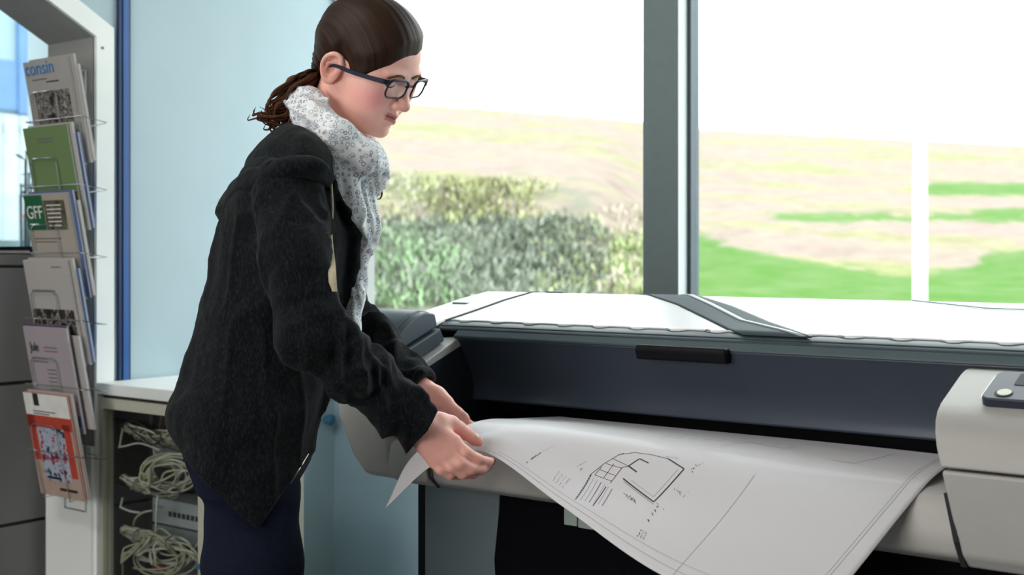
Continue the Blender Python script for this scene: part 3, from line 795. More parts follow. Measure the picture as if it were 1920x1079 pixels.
pl = empty('printed_plan', (-1.12, 1.9, .78), label='large white printed floor plan coming out of the plotter, held at one corner', cat='plan')
po = np_mesh('paper_sheet', PV, PQ, M_paper, pl, world=True)
md = po.modifiers.new('thick', 'SOLIDIFY'); md.thickness = .0004; md.offset = 0
PPX = proj(PV); ST = np.stack([sg.ravel(), tg.ravel()], 1)
def inv(px, py):
    d = ((PPX - np.array([px, py])) ** 2).sum(1); k = int(d.argmin()); st = ST[k].copy()
    for _ in range(12):
        e = 1e-3
        p0 = proj(paper_pts(st[0], st[1]))[0]; ps = proj(paper_pts(st[0] + e, st[1]))[0]; pt = proj(paper_pts(st[0], st[1] + e))[0]
        J = np.stack([(ps - p0) / e, (pt - p0) / e], 1)
        try: st = np.clip(st + np.linalg.solve(J, np.array([px, py]) - p0), .002, .998)
        except np.linalg.LinAlgError: break
    return st
def sheet_n(s, t):
    e = 2e-3
    n = np.cross(paper_pts(np.minimum(s + e, 1), t) - paper_pts(np.maximum(s - e, 0), t), paper_pts(s, np.minimum(t + e, 1)) - paper_pts(s, np.maximum(t - e, 0)))
    n /= np.linalg.norm(n, axis=1)[:, None] + 1e-9
    return np.where((n[:, 2] < 0)[:, None], -n, n)
inkA, inkB = MB(), MB()
def stroke(m, st0, st1, w, n=None):
    st0 = np.asarray(st0); st1 = np.asarray(st1)
    n = n or max(2, int(np.linalg.norm(st1 - st0) * 60))
    q = st0 + (st1 - st0) * np.linspace(0, 1, n + 1)[:, None]
    P = paper_pts(q[:, 0], q[:, 1]); Nn = sheet_n(q[:, 0], q[:, 1])
    T = np.gradient(P, axis=0); Sd = np.cross(T, Nn); Sd /= np.linalg.norm(Sd, axis=1)[:, None] + 1e-9
    G = [[tuple(P[i] + Nn[i] * .0005 - Sd[i] * w / 2), tuple(P[i] + Nn[i] * .0005 + Sd[i] * w / 2)] for i in range(n + 1)]
    m.grid(G)
def pline(m, pts, w=.0012):
    s = [inv(*p) for p in pts]
    for a, b in zip(s[:-1], s[1:]): stroke(m, a, b, w)
Z = lambda x, y: (840 + x / 2.909, 740 + y / 2.909)
pline(inkA, [Z(955, 460), Z(1122, 588), Z(1288, 408), Z(1200, 352)], .0024)
pline(inkA, [Z(1200, 352), Z(1110, 330), Z(1020, 318), Z(930, 330)], .0011)
pline(inkA, [Z(985, 392), Z(1030, 425)], .0026); pline(inkA, [Z(985, 392), Z(1045, 352), Z(1095, 376)], .0022)
pline(inkA, [Z(958, 475), Z(1122, 602)], .0007); pline(inkB, [Z(1000, 470), Z(1120, 560), Z(1255, 410)], .0008)
pline(inkA, [Z(775, 440), Z(850, 380), Z(930, 332), Z(960, 322)], .0012); pline(inkA, [Z(885, 485), Z(950, 400), Z(985, 392)], .0012)
for a, b in (((800, 440), (895, 475)), ((830, 412), (915, 445)), ((862, 378), (948, 404)), ((900, 352), (985, 392)), ((840, 395), (800, 440)), ((905, 380), (850, 455))): pline(inkA, [Z(*a), Z(*b)], .0010)
for k in range(7):                                      # stair and column hatching
    x0 = 775 + k * 20; y0 = 445 + k * 12
    pline(inkB, [Z(x0, y0), Z(x0 - 78 + k * 4, y0 + 128 - k * 6)], .0022 if k in (0, 3, 6) else .0008)
pline(inkA, [Z(780, 440), Z(695, 575)], .0026); pline(inkA, [Z(862, 505), Z(790, 610)], .0016)
def ticks(cx, cy, ang, n, size, m, w=.0009, gap=9):     # illegible small captions
    rr = random.Random(int(cx * 7 + cy)); ca, sa = math.cos(R(ang)), math.sin(R(ang))
    for i in range(n):
        if rr.random() < .12: continue
        x = cx + i * gap * ca; y = cy + i * gap * sa
        pl_ = [Z(x + rr.uniform(-.3, .3) * size, y + rr.uniform(-.5, -.1) * size) , Z(x + rr.uniform(-.3, .5) * size, y + rr.uniform(.1, .5) * size)]
        pline(m, pl_, w)
        if rr.random() < .6: pline(m, [pl_[0], Z(x + rr.uniform(.2, .7) * size, y - rr.uniform(-.2, .4) * size)], w)
ticks(430, 372, -36, 11, 12, inkA, .0013, 10); ticks(520, 310, -25, 9, 6, inkB, .0008)
for r_ in range(4): ticks(572 + r_ * 18, 470 + r_ * 12 - 0, -52, 7, 11, inkB)
ticks(705, 395, -30, 7, 9, inkB); ticks(722, 412, -30, 3, 10, inkA)
for r_ in range(3): ticks(950 + r_ * 22, 535 + r_ * 18, 40, 5, 16, inkB, .0012)
ticks(985, 560, 40, 4, 22, inkA, .0013, 12)
ticks(1240, 520, 40, 4, 18, inkB, .0012, 12); ticks(1285, 560, -50, 5, 12, inkB)
ticks(1330, 410, -30, 6, 12, inkB, .001, 14); ticks(1320, 440, -60, 4, 12, inkA, .001, 20)
ticks(1090, 690, -55, 5, 16, inkA, .0012, 22); ticks(1140, 600, 42, 4, 16, inkB, .001, 14)
for r_ in range(3): ticks(1035 + r_ * 14, 775 + r_ * 8, -60, 5, 13, inkA if r_ == 0 else inkB, .0011, 9)
ticks(1180, 340, 8, 9, 9, inkB)
# fold line, borders
pline(inkB, [(1415, 892), (1262, 1079)], .0009)
def sline(m, s0, t0, s1, t1, w): stroke(m, (s0, t0), (s1, t1), w, 60)
sline(inkB, .40, .965, .985, .965, .0008); sline(inkB, .42, .935, .97, .935, .0007)
sline(inkB, .975, .05, .975, .965, .0008); sline(inkB, .97, .93, .97, .06, .0006)
# part of the drawing still under the hood
pline(inkB, [(1350, 838), (1400, 830), (1470, 842), (1500, 838)], .0011); pline(inkB, [(1560, 864), (1602, 870), (1640, 862), (1680, 852)], .0013)
for x in range(1240, 1500, 26): pline(inkB, [(x, 822 + (x - 1240) * .06), (x + 18, 818 + (x - 1240) * .07)], .001)
inkA.build('drawing_lines', M_ink, pl, smooth=False, fix=False); inkB.build('drawing_captions', M_inkg, pl, smooth=False, fix=False)
# ================================================================== RACK, MAGAZINES, CABINETS
M_cream = pm('cabinet_olive_white', (.44, .44, .36), .45, .03, 10)
M_cabtop = pm('cabinet_top', (.72, .74, .72), .4, .02, 10)
M_inside = pm('cabinet_inside', (.012, .014, .016), .6, .1, 10)
M_cable = pm('cable_cream', (.48, .46, .34), .5, .12, 12)
M_cablew = pm('cable_white', (.60, .60, .54), .5, .1, 12)
M_cableb = pm('cable_black', (.02, .02, .022), .5, .1, 12)
M_rackgrey = pm('device_grey', (.24, .27, .29), .45, .05, 20)
M_rackpale = pm('device_pale', (.45, .48, .50), .45, .05, 20)
M_metal = pm('bright_wire', (.62, .64, .64), .25, .03, 20, metal=.9)
M_red = pm('red_plastic', (.35, .03, .03), .5, .05, 20)
M_doorglass = glassmat('cabinet_glass', (.93, .95, .94), .05)

CY = 2.085
cab = empty('network_cabinet', (-2.81, 2.22, 0), label='low pale network cabinet with glass door full of cables by the wall', cat='cabinet')
cx0, cx1 = XL + .018, -2.553
m = MB()
m.box((cx0, CY + .02, 0), (cx0 + .02, 2.37, .762)); m.box((cx1 - .02, CY + .02, 0), (cx1, 2.37, .762)); m.box((cx0 + .02, 2.35, 0), (cx1 - .02, 2.37, .762)); m.box((cx0 + .02, CY + .02, 0), (cx1 - .02, 2.35, .06)); m.box((cx0 + .02, CY + .02, .745), (cx1 - .02, 2.35, .762))
m.build('body', M_cream, cab, smooth=False)
MB().box((cx0 + .021, 2.343, .061), (cx1 - .021, 2.349, .744)).build('back_lining', M_inside, cab, smooth=False)
MB().box((cx0 + .0205, CY + .03, .061), (cx0 + .026, 2.342, .744)).build('side_lining', M_inside, cab, smooth=False)
MB().box((cx0 - .004, CY - .008, .766), (cx1 + .006, 2.376, .798)).build('top_board', M_cabtop, cab, bev=.004)
MB().box((cx0 + .004, CY + .012, .7585), (cx1 - .004, 2.35, .767)).build('top_gap', M_seam, cab, smooth=False)
ix0 = onY(193, 900, CY)[0]; ix1 = onY(371, 900, CY)[0]; zt = onY(193, 766, CY)[2]
m = MB()
m.box((cx0, CY, .02), (ix0, CY + .018, .757)); m.box((ix1, CY, .02), (cx1, CY + .018, .757)); m.box((ix0, CY, zt), (ix1, CY + .018, .757)); m.box((ix0, CY, .02), (ix1, CY + .018, .09))
dr = m.build('door_frame', M_cream, cab, smooth=False)
MB().box((ix0 - .004, CY + .007, .085), (ix1 + .004, CY + .011, zt + .004)).build('door_glass', M_doorglass, dr, smooth=False)
hb = onY(376, 1062, CY)
MB().box((hb[0] - .008, CY - .012, hb[2] - .006), (hb[0] + .022, CY, hb[2] + .006)).build('door_latch', pm('latch_blue', (.03, .12, .2), .4), dr, bev=.002)

# devices in the cabinet (rails carry them)
DY = 2.235
m = MB()
for x in (cx0 + .030, cx1 - .040): MB().box((x, DY - .01, .062), (x + .016, DY + .02, .744)).build('mounting_rail', M_inside, cab, smooth=False)
def device(name, label, px0, py0, py1, mat, ports, cat):
    a = onY(px0, py0, DY - .012); b = onY(px0, py1, DY - .012)
    x0, x1 = max(a[0], cx0 + .048), cx1 - .0425
    e = empty(name, ((x0 + x1) / 2, DY + .1, b[2]), label=label, cat=cat)
    MB().box((x0, DY - .012, b[2]), (x1, DY + .09, a[2])).build('housing', mat, e, bev=.003)
    zc = (a[2] + b[2]) / 2
    for k in range(ports):
        x = x0 + .075 + k * .0195
        if x + .014 > x1: break
        MB().box((x, DY - .0135, zc - .010), (x + .0135, DY - .0115, zc + .004)).build('port', M_inside, e, smooth=False)
    MB().box((x0 + .01, DY - .0135, zc + .008), (x0 + .05, DY - .0115, zc + .014)).build('nameplate', M_rackgrey, e, smooth=False)
    return e
device('network_switch', 'pale network switch with a row of black ports inside the glass cabinet', 262, 928, 974, M_rackpale, 12, 'network switch')
device('patch_panel', 'grey patch panel below the topmost cable bundle in the glass cabinet', 250, 832, 868, M_rackgrey, 11, 'patch panel')
device('rack_unit', 'dark grey rack unit directly under the pale network switch in the cabinet', 262, 978, 1004, M_rackgrey, 0, 'rack unit')
d4 = device('rack_unit', 'rack unit with a red tab at the bottom of the glass cabinet', 256, 1052, 1110, M_rackgrey, 0, 'rack unit')
a = onY(300, 1062, DY - .014); MB().box((a[0] - .03, DY - .02, a[2] - .02), (a[0] + .03, DY - .012, a[2] + .012)).build('red_tab', M_red, d4, bev=.003)

rng = np.random.default_rng(11)
LIM0, LIM1 = cx0 + .03, cx1 - .03
def cable(pts, r, mat, label, group):
    P = [np.array(p) for p in spline(pts, 9)]
    for p in P: p[0] = min(max(p[0], LIM0 + .004), LIM1 - .004); p[1] = min(max(p[1], CY + .022), DY - .02); p[2] = max(p[2], .07)
    o = MB().tube(P, r, 7).build('network_cable', mat, smooth=True, angle=80)
    return tag(o, label, 'cable', group)
def pxl(px, py, dy): return onY(px, py, CY + dy)
def bundle(y_anchor, n, y_end, droop, label, group, mat, loops):
    for k in range(n):
        j = lambda s: rng.normal(0, s)
        p = [pxl(207 + j(1.5), y_anchor + 10 + j(4), .10 + rng.uniform(-.03, .03)), pxl(222 + j(4), y_anchor + j(4), .06 + rng.uniform(-.02, .03)),
             pxl(250 + j(5), y_anchor + 8 + j(5), .06 + rng.uniform(-.025, .03)), pxl(280 + j(6), y_anchor + 14 + droop * .3 + j(6), .06 + rng.uniform(-.03, .03))]
        if k < loops:
            cxp, cyp = 318 + j(14), y_end + j(10); rx, ry = 44 + j(8), 30 + j(8); a0 = math.pi * (1.0 + rng.uniform(-.2, .2))
            for q in range(9):
                a = a0 + q * (2 * math.pi / 9) * 1.15
                p.append(pxl(cxp + rx * math.cos(a), cyp + ry * math.sin(a), .05 + .010 * q * .6 + rng.uniform(-.01, .01)))
        else:
            p += [pxl(312 + j(8), y_anchor + 20 + droop + j(9), .07 + rng.uniform(-.03, .03)), pxl(345 + j(8), y_end + j(14), .08 + rng.uniform(-.03, .03)), pxl(380, y_end + j(16), .11)]
        cable(p, .0028, mat if k % 4 else M_cablew, label, group)
bundle(800, 12, 840, 8, 'cream network cable of the topmost bundle in the glass cabinet', 'cables of the topmost bundle', M_cable, 1)
bundle(897, 13, 895, -8, 'cream network cable of the middle bundle in the glass cabinet', 'cables of the middle bundle', M_cable, 8)
bundle(992, 15, 1040, 6, 'cream network cable of the lowest bundle in the glass cabinet', 'cables of the lowest bundle', M_cable, 10)
for k in range(5):
    j = lambda s: rng.normal(0, s)
    cable([pxl(200 + j(3), 1078 + j(8), .05), pxl(225 + j(5), 1050 + j(6), .05), pxl(255 + j(5), 1028 + j(4), .05), pxl(300 + j(5), 1015 + j(5), .06)], .0028, M_cable, 'cream network cable rising steeply under the lowest bundle', 'cables rising under the lowest bundle')
cable([pxl(203, 800, .05), pxl(198, 818, .045), pxl(206, 836, .04), pxl(230, 838, .04), pxl(262, 832, .05), pxl(300, 845, .06)], .0028, M_cablew, 'white cable looping down beside the topmost bundle', None)
cable([pxl(200, 928, .05), pxl(215, 945, .045), pxl(240, 958, .04), pxl(262, 962, .05)], .0030, M_cablew, 'white cable curving across to the network switch', None)
cable([pxl(296, 930, .06), pxl(294, 945, .05), pxl(293, 970, .05), pxl(292, 1000, .06)], .0030, M_cablew, 'short white cable hanging upright across the network switch', None)
cable([pxl(250, 985, .06), pxl(255, 972, .05), pxl(268, 962, .05), pxl(285, 958, .06)], .0030, M_cable, 'short cream cable arching up to the network switch', None)
for nm, p in (('black cable curling over the topmost bundle of cream cables', [(222, 800), (245, 790), (270, 800), (285, 822), (300, 828), (298, 812), (272, 806), (262, 812)]), ('black cable trailing below the topmost bundle of cream cables', [(240, 800), (262, 818), (280, 832), (298, 834), (312, 838), (345, 850)])):
    cable([pxl(x, y, .035) for x, y in p], .0026, M_cableb, nm, None)
for lvl, y in (('topmost', 800), ('middle', 898), ('lowest', 993)):
    for xx in (207, 262, 322):
        c = pxl(xx, y + (xx - 207) * .22, .045); m = MB()
        th = np.linspace(0, 2 * math.pi, 17)
        m.tube([c + np.array([0, .022 * math.sin(a), .018 * math.cos(a)]) for a in th], .0016, 6)
        m.tube([c + np.array([.004, .022 * math.sin(a), .018 * math.cos(a)]) for a in th], .0016, 6)
        o = m.build('cable_ring', M_metal, cab)

# magazine rack on the jamb
BT = R(11)
tierz = [.492 + .1795 * i for i in range(6)][::-1]
MX0 = -3.195
rack = empty('magazine_rack', (-3.15, 2.06, .45), label='slim wire magazine rack hung on the grey wall beside the opening', cat='magazine rack')
m = MB()
for x in (-3.20, -3.10): m.tube([(x, 2.066, .44), (x, 2.066, 1.66)], .0022, 6)
m.tube([(-3.20, 2.066, 1.66), (-3.10, 2.066, 1.66)], .0022, 6); m.tube([(-3.20, 2.066, .44), (-3.10, 2.066, .44)], .0022, 6)
m.build('back_wires', M_metal, rack)
def lean(zrel): return -math.tan(BT) * zrel
for i, z in enumerate(tierz):
    m = MB(); yb = 1.990; zr = .125
    yf = yb + lean(zr) - .010
    m.tube([(-3.212, 2.064, z + zr - .01), (-3.216, yf, z + zr), (-2.952, yf, z + zr), (-2.950, 2.03, z + zr - .012), (-3.09, 2.064, z + zr - .014)], .0018, 6)
    for x in (-3.173, -3.053):
        m.tube([(min(x, -3.10), 2.064, z - .006), (x, yb - .0022, z - .008), (x, yf - .001, z + zr), (x, yb + lean(.19) - .008, z + .19)], .0016, 6)
    m.tube([(-3.173, yb + lean(.19) - .008, z + .19), (-3.158, yb + lean(.2) - .008, z + .2), (-3.068, yb + lean(.2) - .008, z + .2), (-3.053, yb + lean(.19) - .008, z + .19)], .0016, 6)
    m.build('pocket', M_metal, rack)

def picture_mat(name, cols, scale, dark=0.0):
    m, nt, out = newmat(name)
    p = N(nt, 'ShaderNodeBsdfPrincipled'); nt.links.new(p.outputs[0], out.inputs[0]); setin(p, Roughness=.35)
    tc = N(nt, 'ShaderNodeTexCoord'); v = N(nt, 'ShaderNodeTexNoise'); setin(v, Scale=scale, Detail=4, Roughness=.7); nt.links.new(tc.outputs['Object'], v.inputs['Vector'])
    cr = N(nt, 'ShaderNodeValToRGB'); cr.color_ramp.interpolation = 'CONSTANT'; e = cr.color_ramp.elements
    n = len(cols); e[0].position = 0; e[0].color = (*cols[0], 1); e[1].position = .36 + .28 * (n - 1) / n; e[1].color = (*cols[-1], 1)
    for i in range(1, n - 1):
        q = e.new(.36 + .28 * i / n); q.color = (*cols[i], 1)
    nt.links.new(v.outputs[0], cr.inputs[0]); nt.links.new(cr.outputs[0], p.inputs['Base Color'])
    return m
M_cov = {
 'grey': pm('cover_greyish', (.40, .39, .37), .35, .03, 8), 'green': pm('cover_green', (.17, .26, .11), .4, .04, 8), 'cream': pm('cover_cream', (.42, .38, .33), .35, .03, 8),
 'white': pm('cover_white', (.46, .44, .43), .35, .03, 8), 'lilac': pm('cover_lilac', (.40, .35, .38), .35, .03, 8), 'red': pm('cover_red', (.50, .06, .035), .35, .05, 8),
 'blue': pm('cover_blue', (.10, .16, .34), .35, .05, 8), 'pages': pm('page_edges', (.55, .57, .56), .7, .06, 60), 'navy': pm('cover_navy', (.03, .035, .09), .35, .05, 8), 'purple': pm('cover_purple', (.10, .06, .13), .35, .05, 8)}
M_tblue = pm('print_blue', (.03, .22, .55), .4); M_tblack = pm('print_black', (.02, .02, .02), .4); M_twhite = pm('print_white', (.8, .8, .78), .4); M_tgreen = pm('print_green', (.02, .13, .06), .4); M_tgrey = pm('print_grey', (.16, .15, .14), .4)
def magazine(tier, slot, cov, label, deco=None, w=.205, h=.288, th=.0066, dx=0.0, tilt=BT):
    z = tierz[tier]
    if slot == 2: h = .255
    loc = (MX0 + dx, 1.990 + slot * .0072, z + slot * .006)
    e = empty('magazine', loc, (tilt, 0, R(rng.uniform(-.6, .6))), label, 'magazine', 'magazines in the wire rack')
    m = MB(); m.box((0, .0012, 0), (w, th - .0012, h)); m.build('pages', M_cov['pages'], e, smooth=False, world=False)
    m = MB(); m.box((0, 0, 0), (w + .001, .0012, h + .001)); m.box((0, th - .0012, 0), (w + .001, th, h + .001)); m.box((-.0012, 0, 0), (0, th, h + .001))
    m.build('cover', M_cov[cov], e, smooth=False, world=False)
    def pic(x0, z0, x1, z1, mat, name='cover_picture', up=.0008): MB().box((x0, -up, z0), (x1, 0.0, z1)).build(name, mat, e, smooth=False, world=False)
    def txt(s, x, zz, size, mat, name='cover_title', sx=1.0):
        me = text_mesh(s, size); me.transform(Matrix.Rotation(R(90), 4, 'X')); me.transform(Matrix.Diagonal((sx, 1, 1, 1))); me.transform(Matrix.Translation((x, -.0014, zz)))
        link(name, me, mat, e, False)
    def lines(x0, zz, n, wd, mat=M_tgrey, gap=.009):
        m = MB()
        for i in range(n): m.box((x0, -.0009, zz - i * gap), (x0 + wd * rng.uniform(.6, 1), 0, zz - i * gap + .003))
        m.build('cover_lines', mat, e, smooth=False, world=False)
    if deco: deco(pic, txt, lines)
    return e
bw = picture_mat('photo_mono', [(.02, .02, .02), (.10, .09, .08), (.28, .26, .24), (.04, .04, .04), (.36, .34, .31)], 34)
P_mix = picture_mat('photo_mixed', [(.04, .03, .10), (.35, .16, .03), (.03, .04, .03), (.45, .34, .06), (.10, .06, .12)], 26)
P_brown = picture_mat('photo_brown', [(.05, .05, .03), (.14, .11, .08), (.09, .10, .05), (.22, .19, .15)], 30)
P_dark = picture_mat('photo_dark', [(.012, .010, .010), (.05, .04, .035), (.015, .012, .01), (.28, .25, .22), (.02, .018, .015)], 22)
P_blue = picture_mat('photo_tools', [(.02, .02, .05), (.36, .44, .56), (.42, .50, .60), (.40, .48, .60), (.45, .05, .05), (.03, .04, .12)], 24)
def d1(pic, txt, lines):
    txt('consin', .004, .252, .052, M_tblue, sx=1.02); lines(.03, .237, 1, .10); lines(.095, .228, 1, .08, M_tblack)
    pic(.028, .112, .19, .205, bw)
def d2(pic, txt, lines):
    lines(.06, .255, 2, .08, M_tgrey); pic(.0, .0, .2055, .113, M_cov['cream']); pic(.002, .060, .2052, .112, P_mix, up=.0012)
def d3(pic, txt, lines):
    pic(.0, .19, .085, .285, M_tgreen); txt('GFF', .004, .222, .05, M_twhite, sx=.9); lines(.01, .205, 1, .06, M_twhite)
    pic(.088, .19, .185, .27, P_brown); lines(.10, .255, 6, .07, M_twhite, .011)
    lines(.02, .165, 2, .15); 
    for i in range(6): pic(.02 + i * .022, .03, .034 + i * .022, .105, M_tblack)
    pic(.15, .03, .195, .11, P_brown)
def d4(pic, txt, lines):
    lines(.13, .27, 1, .05); lines(.02, .205, 1, .14); pic(.004, .035, .20, .155, P_dark)
def d5(pic, txt, lines):
    txt('Jule', .02, .222, .036, M_tblack, sx=.8); lines(.085, .232, 1, .07); lines(.085, .222, 1, .09, pm('print_red', (.4, .08, .08), .4)); lines(.02, .20, 2, .11)
    lines(.085, .17, 9, .055, M_tgrey, .011); pic(.03, .02, .206, .05, M_cov['blue'])
def d6(pic, txt, lines):
    pic(.0, .0, .2055, .289, pm('cover_peach', (.46, .34, .28), .35), 'cover_field', .0004)
    pic(.0, .228, .2055, .289, M_twhite, 'cover_field'); pic(.045, .255, .07, .289, M_tblack, 'cover_field', .0012)
    lines(.035, .238, 2, .12, M_tblack, .007)
    pic(.0, .10, .035, .228, M_cov['red'], 'cover_field'); pic(.0, .192, .2055, .228, M_cov['red'], 'cover_field'); pic(.16, .06, .195, .21, M_cov['red'], 'cover_field')
    pic(.04, .045, .165, .195, P_blue, up=.0014); pic(.05, .05, .115, .057, M_tblack, up=.002); pic(.10, .02, .18, .027, M_tblack, up=.002)
MAGS = [
 (0, 0, 'grey', 'magazine headed consin in blue letters at the top of the rack', d1, {}),
 (0, 1, 'grey', 'pale magazine tucked directly behind the one headed consin', None, {'dx': .018}),
 (0, 2, 'white', 'rearmost white magazine of the topmost pocket', None, {'dx': .022}),
 (1, 0, 'green', 'olive green brochure with a photo strip in the wire rack', d2, {}),
 (1, 1, 'white', 'white magazine tucked directly behind the olive green brochure', None, {'dx': .012}),
 (1, 2, 'blue', 'blue magazine behind the olive green brochure, second from it', None, {'dx': .018}),
 (2, 0, 'cream', 'magazine with GFF in white letters on a green square', d3, {}),
 (2, 1, 'blue', 'blue magazine tucked directly behind the GFF magazine', None, {'dx': .014}),
 (2, 2, 'white', 'white magazine behind the blue one in the GFF pocket', None, {'dx': .020}),
 (3, 0, 'white', 'white magazine with a dark group photo on its lower half', d4, {}),
 (3, 1, 'white', 'white magazine tucked directly behind the dark group photo cover', None, {'dx': .013}),
 (3, 2, 'blue', 'blue magazine behind the dark group photo cover, second from it', None, {'dx': .020}),
 (4, 0, 'lilac', 'pale lilac magazine with a list of lines on its cover', d5, {}),
 (4, 1, 'purple', 'dark purple magazine tucked directly behind the pale lilac one', None, {'dx': -.010}),
 (4, 2, 'white', 'white magazine behind the pale lilac one, bent against the wall', None, {'dx': .020}),
 (5, 0, 'red', 'red framed tool magazine in the lowest pocket of the rack', d6, {}),
 (5, 1, 'cream', 'cream magazine tucked directly behind the red framed tool magazine', None, {'dx': .008})]
for a in MAGS: magazine(a[0], a[1], a[2], a[3], a[4], **a[5])

# grey filing cabinet in the next room, standing in the opening
M_file = pm('filing_grey', (.165, .165, .165), .5, .03, 10)
M_filed = pm('filing_grey_gap', (.03, .03, .03), .6, .05, 10)
fc = empty('filing_cabinet', (-3.62, 1.6, 0), label='tall dark grey filing cabinet in the next room by the opening', cat='cabinet')
fx = -3.335
MB().box((-3.80, 1.02, 0), (fx - .012, 2.115, 1.118)).build('body', M_filed, fc, smooth=False)
ztop = 1.150
MB().box((-3.81, 1.01, 1.120), (fx + .004, 2.12, ztop)).build('top_board', M_file, fc, bev=.003)
zz = [1.117, .885, .875, .565, .555, .235, .225, .02]
zq = [onX(50, 718, fx)[2], onX(50, 980, fx)[2]]
edges = [1.117, zq[0], zq[1], .05]
for a, b in zip(edges[:-1], edges[1:]):
    for (u0, u1) in ((1.03, 2.105),):
        d = MB().box((fx - .012, u0, b + .006), (fx, u1, a - .004)).build('drawer', M_file, fc, bev=.002)
        MB().box((fx, 1.45, a - .05), (fx + .006, 1.65, a - .035)).build('handle', M_filed, d, bev=.002)
bk = MB(); c = onX(30, 452, -3.45)
tray = empty('document_tray', (-3.45, c[1], ztop), label='black document tray on top of the dark grey filing cabinet', cat='tray')
y0 = onX(70, 455, -3.45)[1]
m = MB(); m.box((-3.62, y0 - .50, ztop), (-3.40, y0 - .02, ztop + .004)); m.box((-3.62, y0 - .50, ztop), (-3.614, y0 - .02, ztop + .025)); m.box((-3.62, y0 - .026, ztop), (-3.40, y0 - .02, ztop + .025)); m.box((-3.62, y0 - .5, ztop), (-3.4, y0 - .494, ztop + .025))
m.build('tray_body', M_black, tray, smooth=False)
for i, (dy, lab) in enumerate(((.20, 'loose sheet of paper lying in the black document tray'),)):
    o = MB().box((-3.60, y0 - .30, ztop + .0045), (-3.41, y0 - .05, ztop + .012)).build('paper_stack', M_cov['white'], smooth=False); tag(o, 'small stack of pale papers lying in the black document tray', 'paper')

# plant in the next room
pp_ = onX(45, 400, -4.6)
ptz = .0
plant = empty('potted_plant', (-4.6, pp_[1], 0), label='thin leafy plant with an orange bloom in the next room', cat='plant')
M_pl = pm('plant_leaf_blue', (.10, .20, .22), .5, .2, 20); M_or = pm('plant_bloom', (.55, .20, .06), .5, .1, 20); M_pot = pm('plant_pot', (.3, .3, .3), .5)
MB().lathe([(0, 0), (.13, 0), (.16, .36), (.15, .36), (.14, .32), (0, .32)], (-4.6, pp_[1], 0), 24).build('pot', M_pot, plant)
m = MB(); mo = MB(); ms = MB()
tips = [(52, 300), (58, 330), (46, 345), (60, 350), (48, 365), (56, 285), (44, 325), (60, 375)]
for (x, y) in tips:
    t_ = onX(x, y, -4.6) + np.array([rng.uniform(-.06, .06), 0, 0]); b_ = np.array([-4.6, pp_[1], .33])
    ms.tube(spline([b_, (b_ + t_) / 2 + [0, 0, .08], t_], 5), .004, 5)
    for k in range(4):
        a = rng.uniform(0, 6.28); d = np.array([math.cos(a) * .8, math.sin(a), rng.uniform(-.5, .6)]) * .045; s = np.cross(d, [0, 0, 1]); s = s / np.linalg.norm(s) * .014
        m.add([t_, t_ + d * .5 + s, t_ + d, t_ + d * .5 - s], [(0, 1, 2, 3)])
t_ = onX(46, 407, -4.6); b_ = np.array([-4.6, pp_[1], .33]); ms.tube(spline([b_, (b_ + t_) / 2, t_], 4), .004, 5)
for k in range(7):
    a = k * .9; d = np.array([math.cos(a) * .5, math.sin(a), .3 * math.cos(a * 2)]) * .05; s = np.cross(d, [0, 0, 1]); s = s / np.linalg.norm(s) * .014
    mo.add([t_, t_ + d * .5 + s, t_ + d, t_ + d * .5 - s], [(0, 1, 2, 3)])
ms.build('stems', M_pl, plant); m.build('leaves', M_pl, plant, smooth=False, fix=False); mo.build('bloom', M_or, plant, smooth=False, fix=False)
# ================================================================== PERSON
ZP = 2.25
X0 = (500 - CX) / F * ZP
gp = CAM + FWD * ZP + RIGHT * X0
person = empty('person', (gp[0], gp[1], 0), (0, 0, ALPHA), 'person in a dark hoodie and patterned scarf leaning over to hold the printed plan', 'person')
PXM = F / ZP
def P_(px, py, d=0.0):
    z = ZP + d
    return np.array([(px - CX) / F * z - X0, d, CAMH + (HY - py) / F * z])

# ---- head frame
TH, PS = R(28), R(26)
Fh = np.array([math.cos(TH) * math.cos(PS), -math.cos(TH) * math.sin(PS), -math.sin(TH)])
Lh = np.array([math.sin(PS), math.cos(PS), 0.0])
Uh = np.array([math.sin(TH) * math.cos(PS), -math.sin(TH) * math.sin(PS), math.cos(TH)])
RO = R(8); Lh, Uh = Lh * math.cos(RO) + Uh * math.sin(RO), Uh * math.cos(RO) - Lh * math.sin(RO)
MH = np.stack([Fh, Lh, Uh]); OH = P_(690, 117, .03)
def H(x, y, z): return OH + x * Fh + y * Lh + z * Uh
def toH(P): return (P - OH.astype(np.float32)) @ MH.T.astype(np.float32)

# ---- joints
shR, elR, wrR = P_(546, 362, -.145), P_(590, 628, -.200), P_(798, 811, -.107)
shL, elL, wrL = P_(612, 345, .17), P_(645, 600, .235), P_(794, 738, .088)

body = SDF()
# trunk and legs (under the clothes)
body.ell(P_(545, 420, 0), (.085, .13, .17), .03).ell(P_(500, 620, 0), (.085, .115, .15), .04).ell(P_(450, 800, 0), (.07, .11, .09), .05)
for sgn in (-1, 1):
    body.chain([P_(462, 870, .062 * sgn), P_(474, 1240, .082 * sgn), P_(460, 1630, .085 * sgn)], [.056, .042, .032], .03)
    body.chain([P_(455, 1668, .085 * sgn), P_(560, 1682, .085 * sgn)], [.03, .02], .02)
body.chain([shR, elR, wrR + (elR - wrR) * .0], [.040, .036, .0245], .02)
body.chain([shL, elL, wrL], [.046, .036, .0245], .02)
body.chain([P_(552, 350, -.10), P_(585, 350, .12)], [.042, .042], .04)
body.chain([H(-.022, 0, -.05), H(-.035, 0, -.12), P_(588, 300, .01)], [.050, .050, .062], .02)
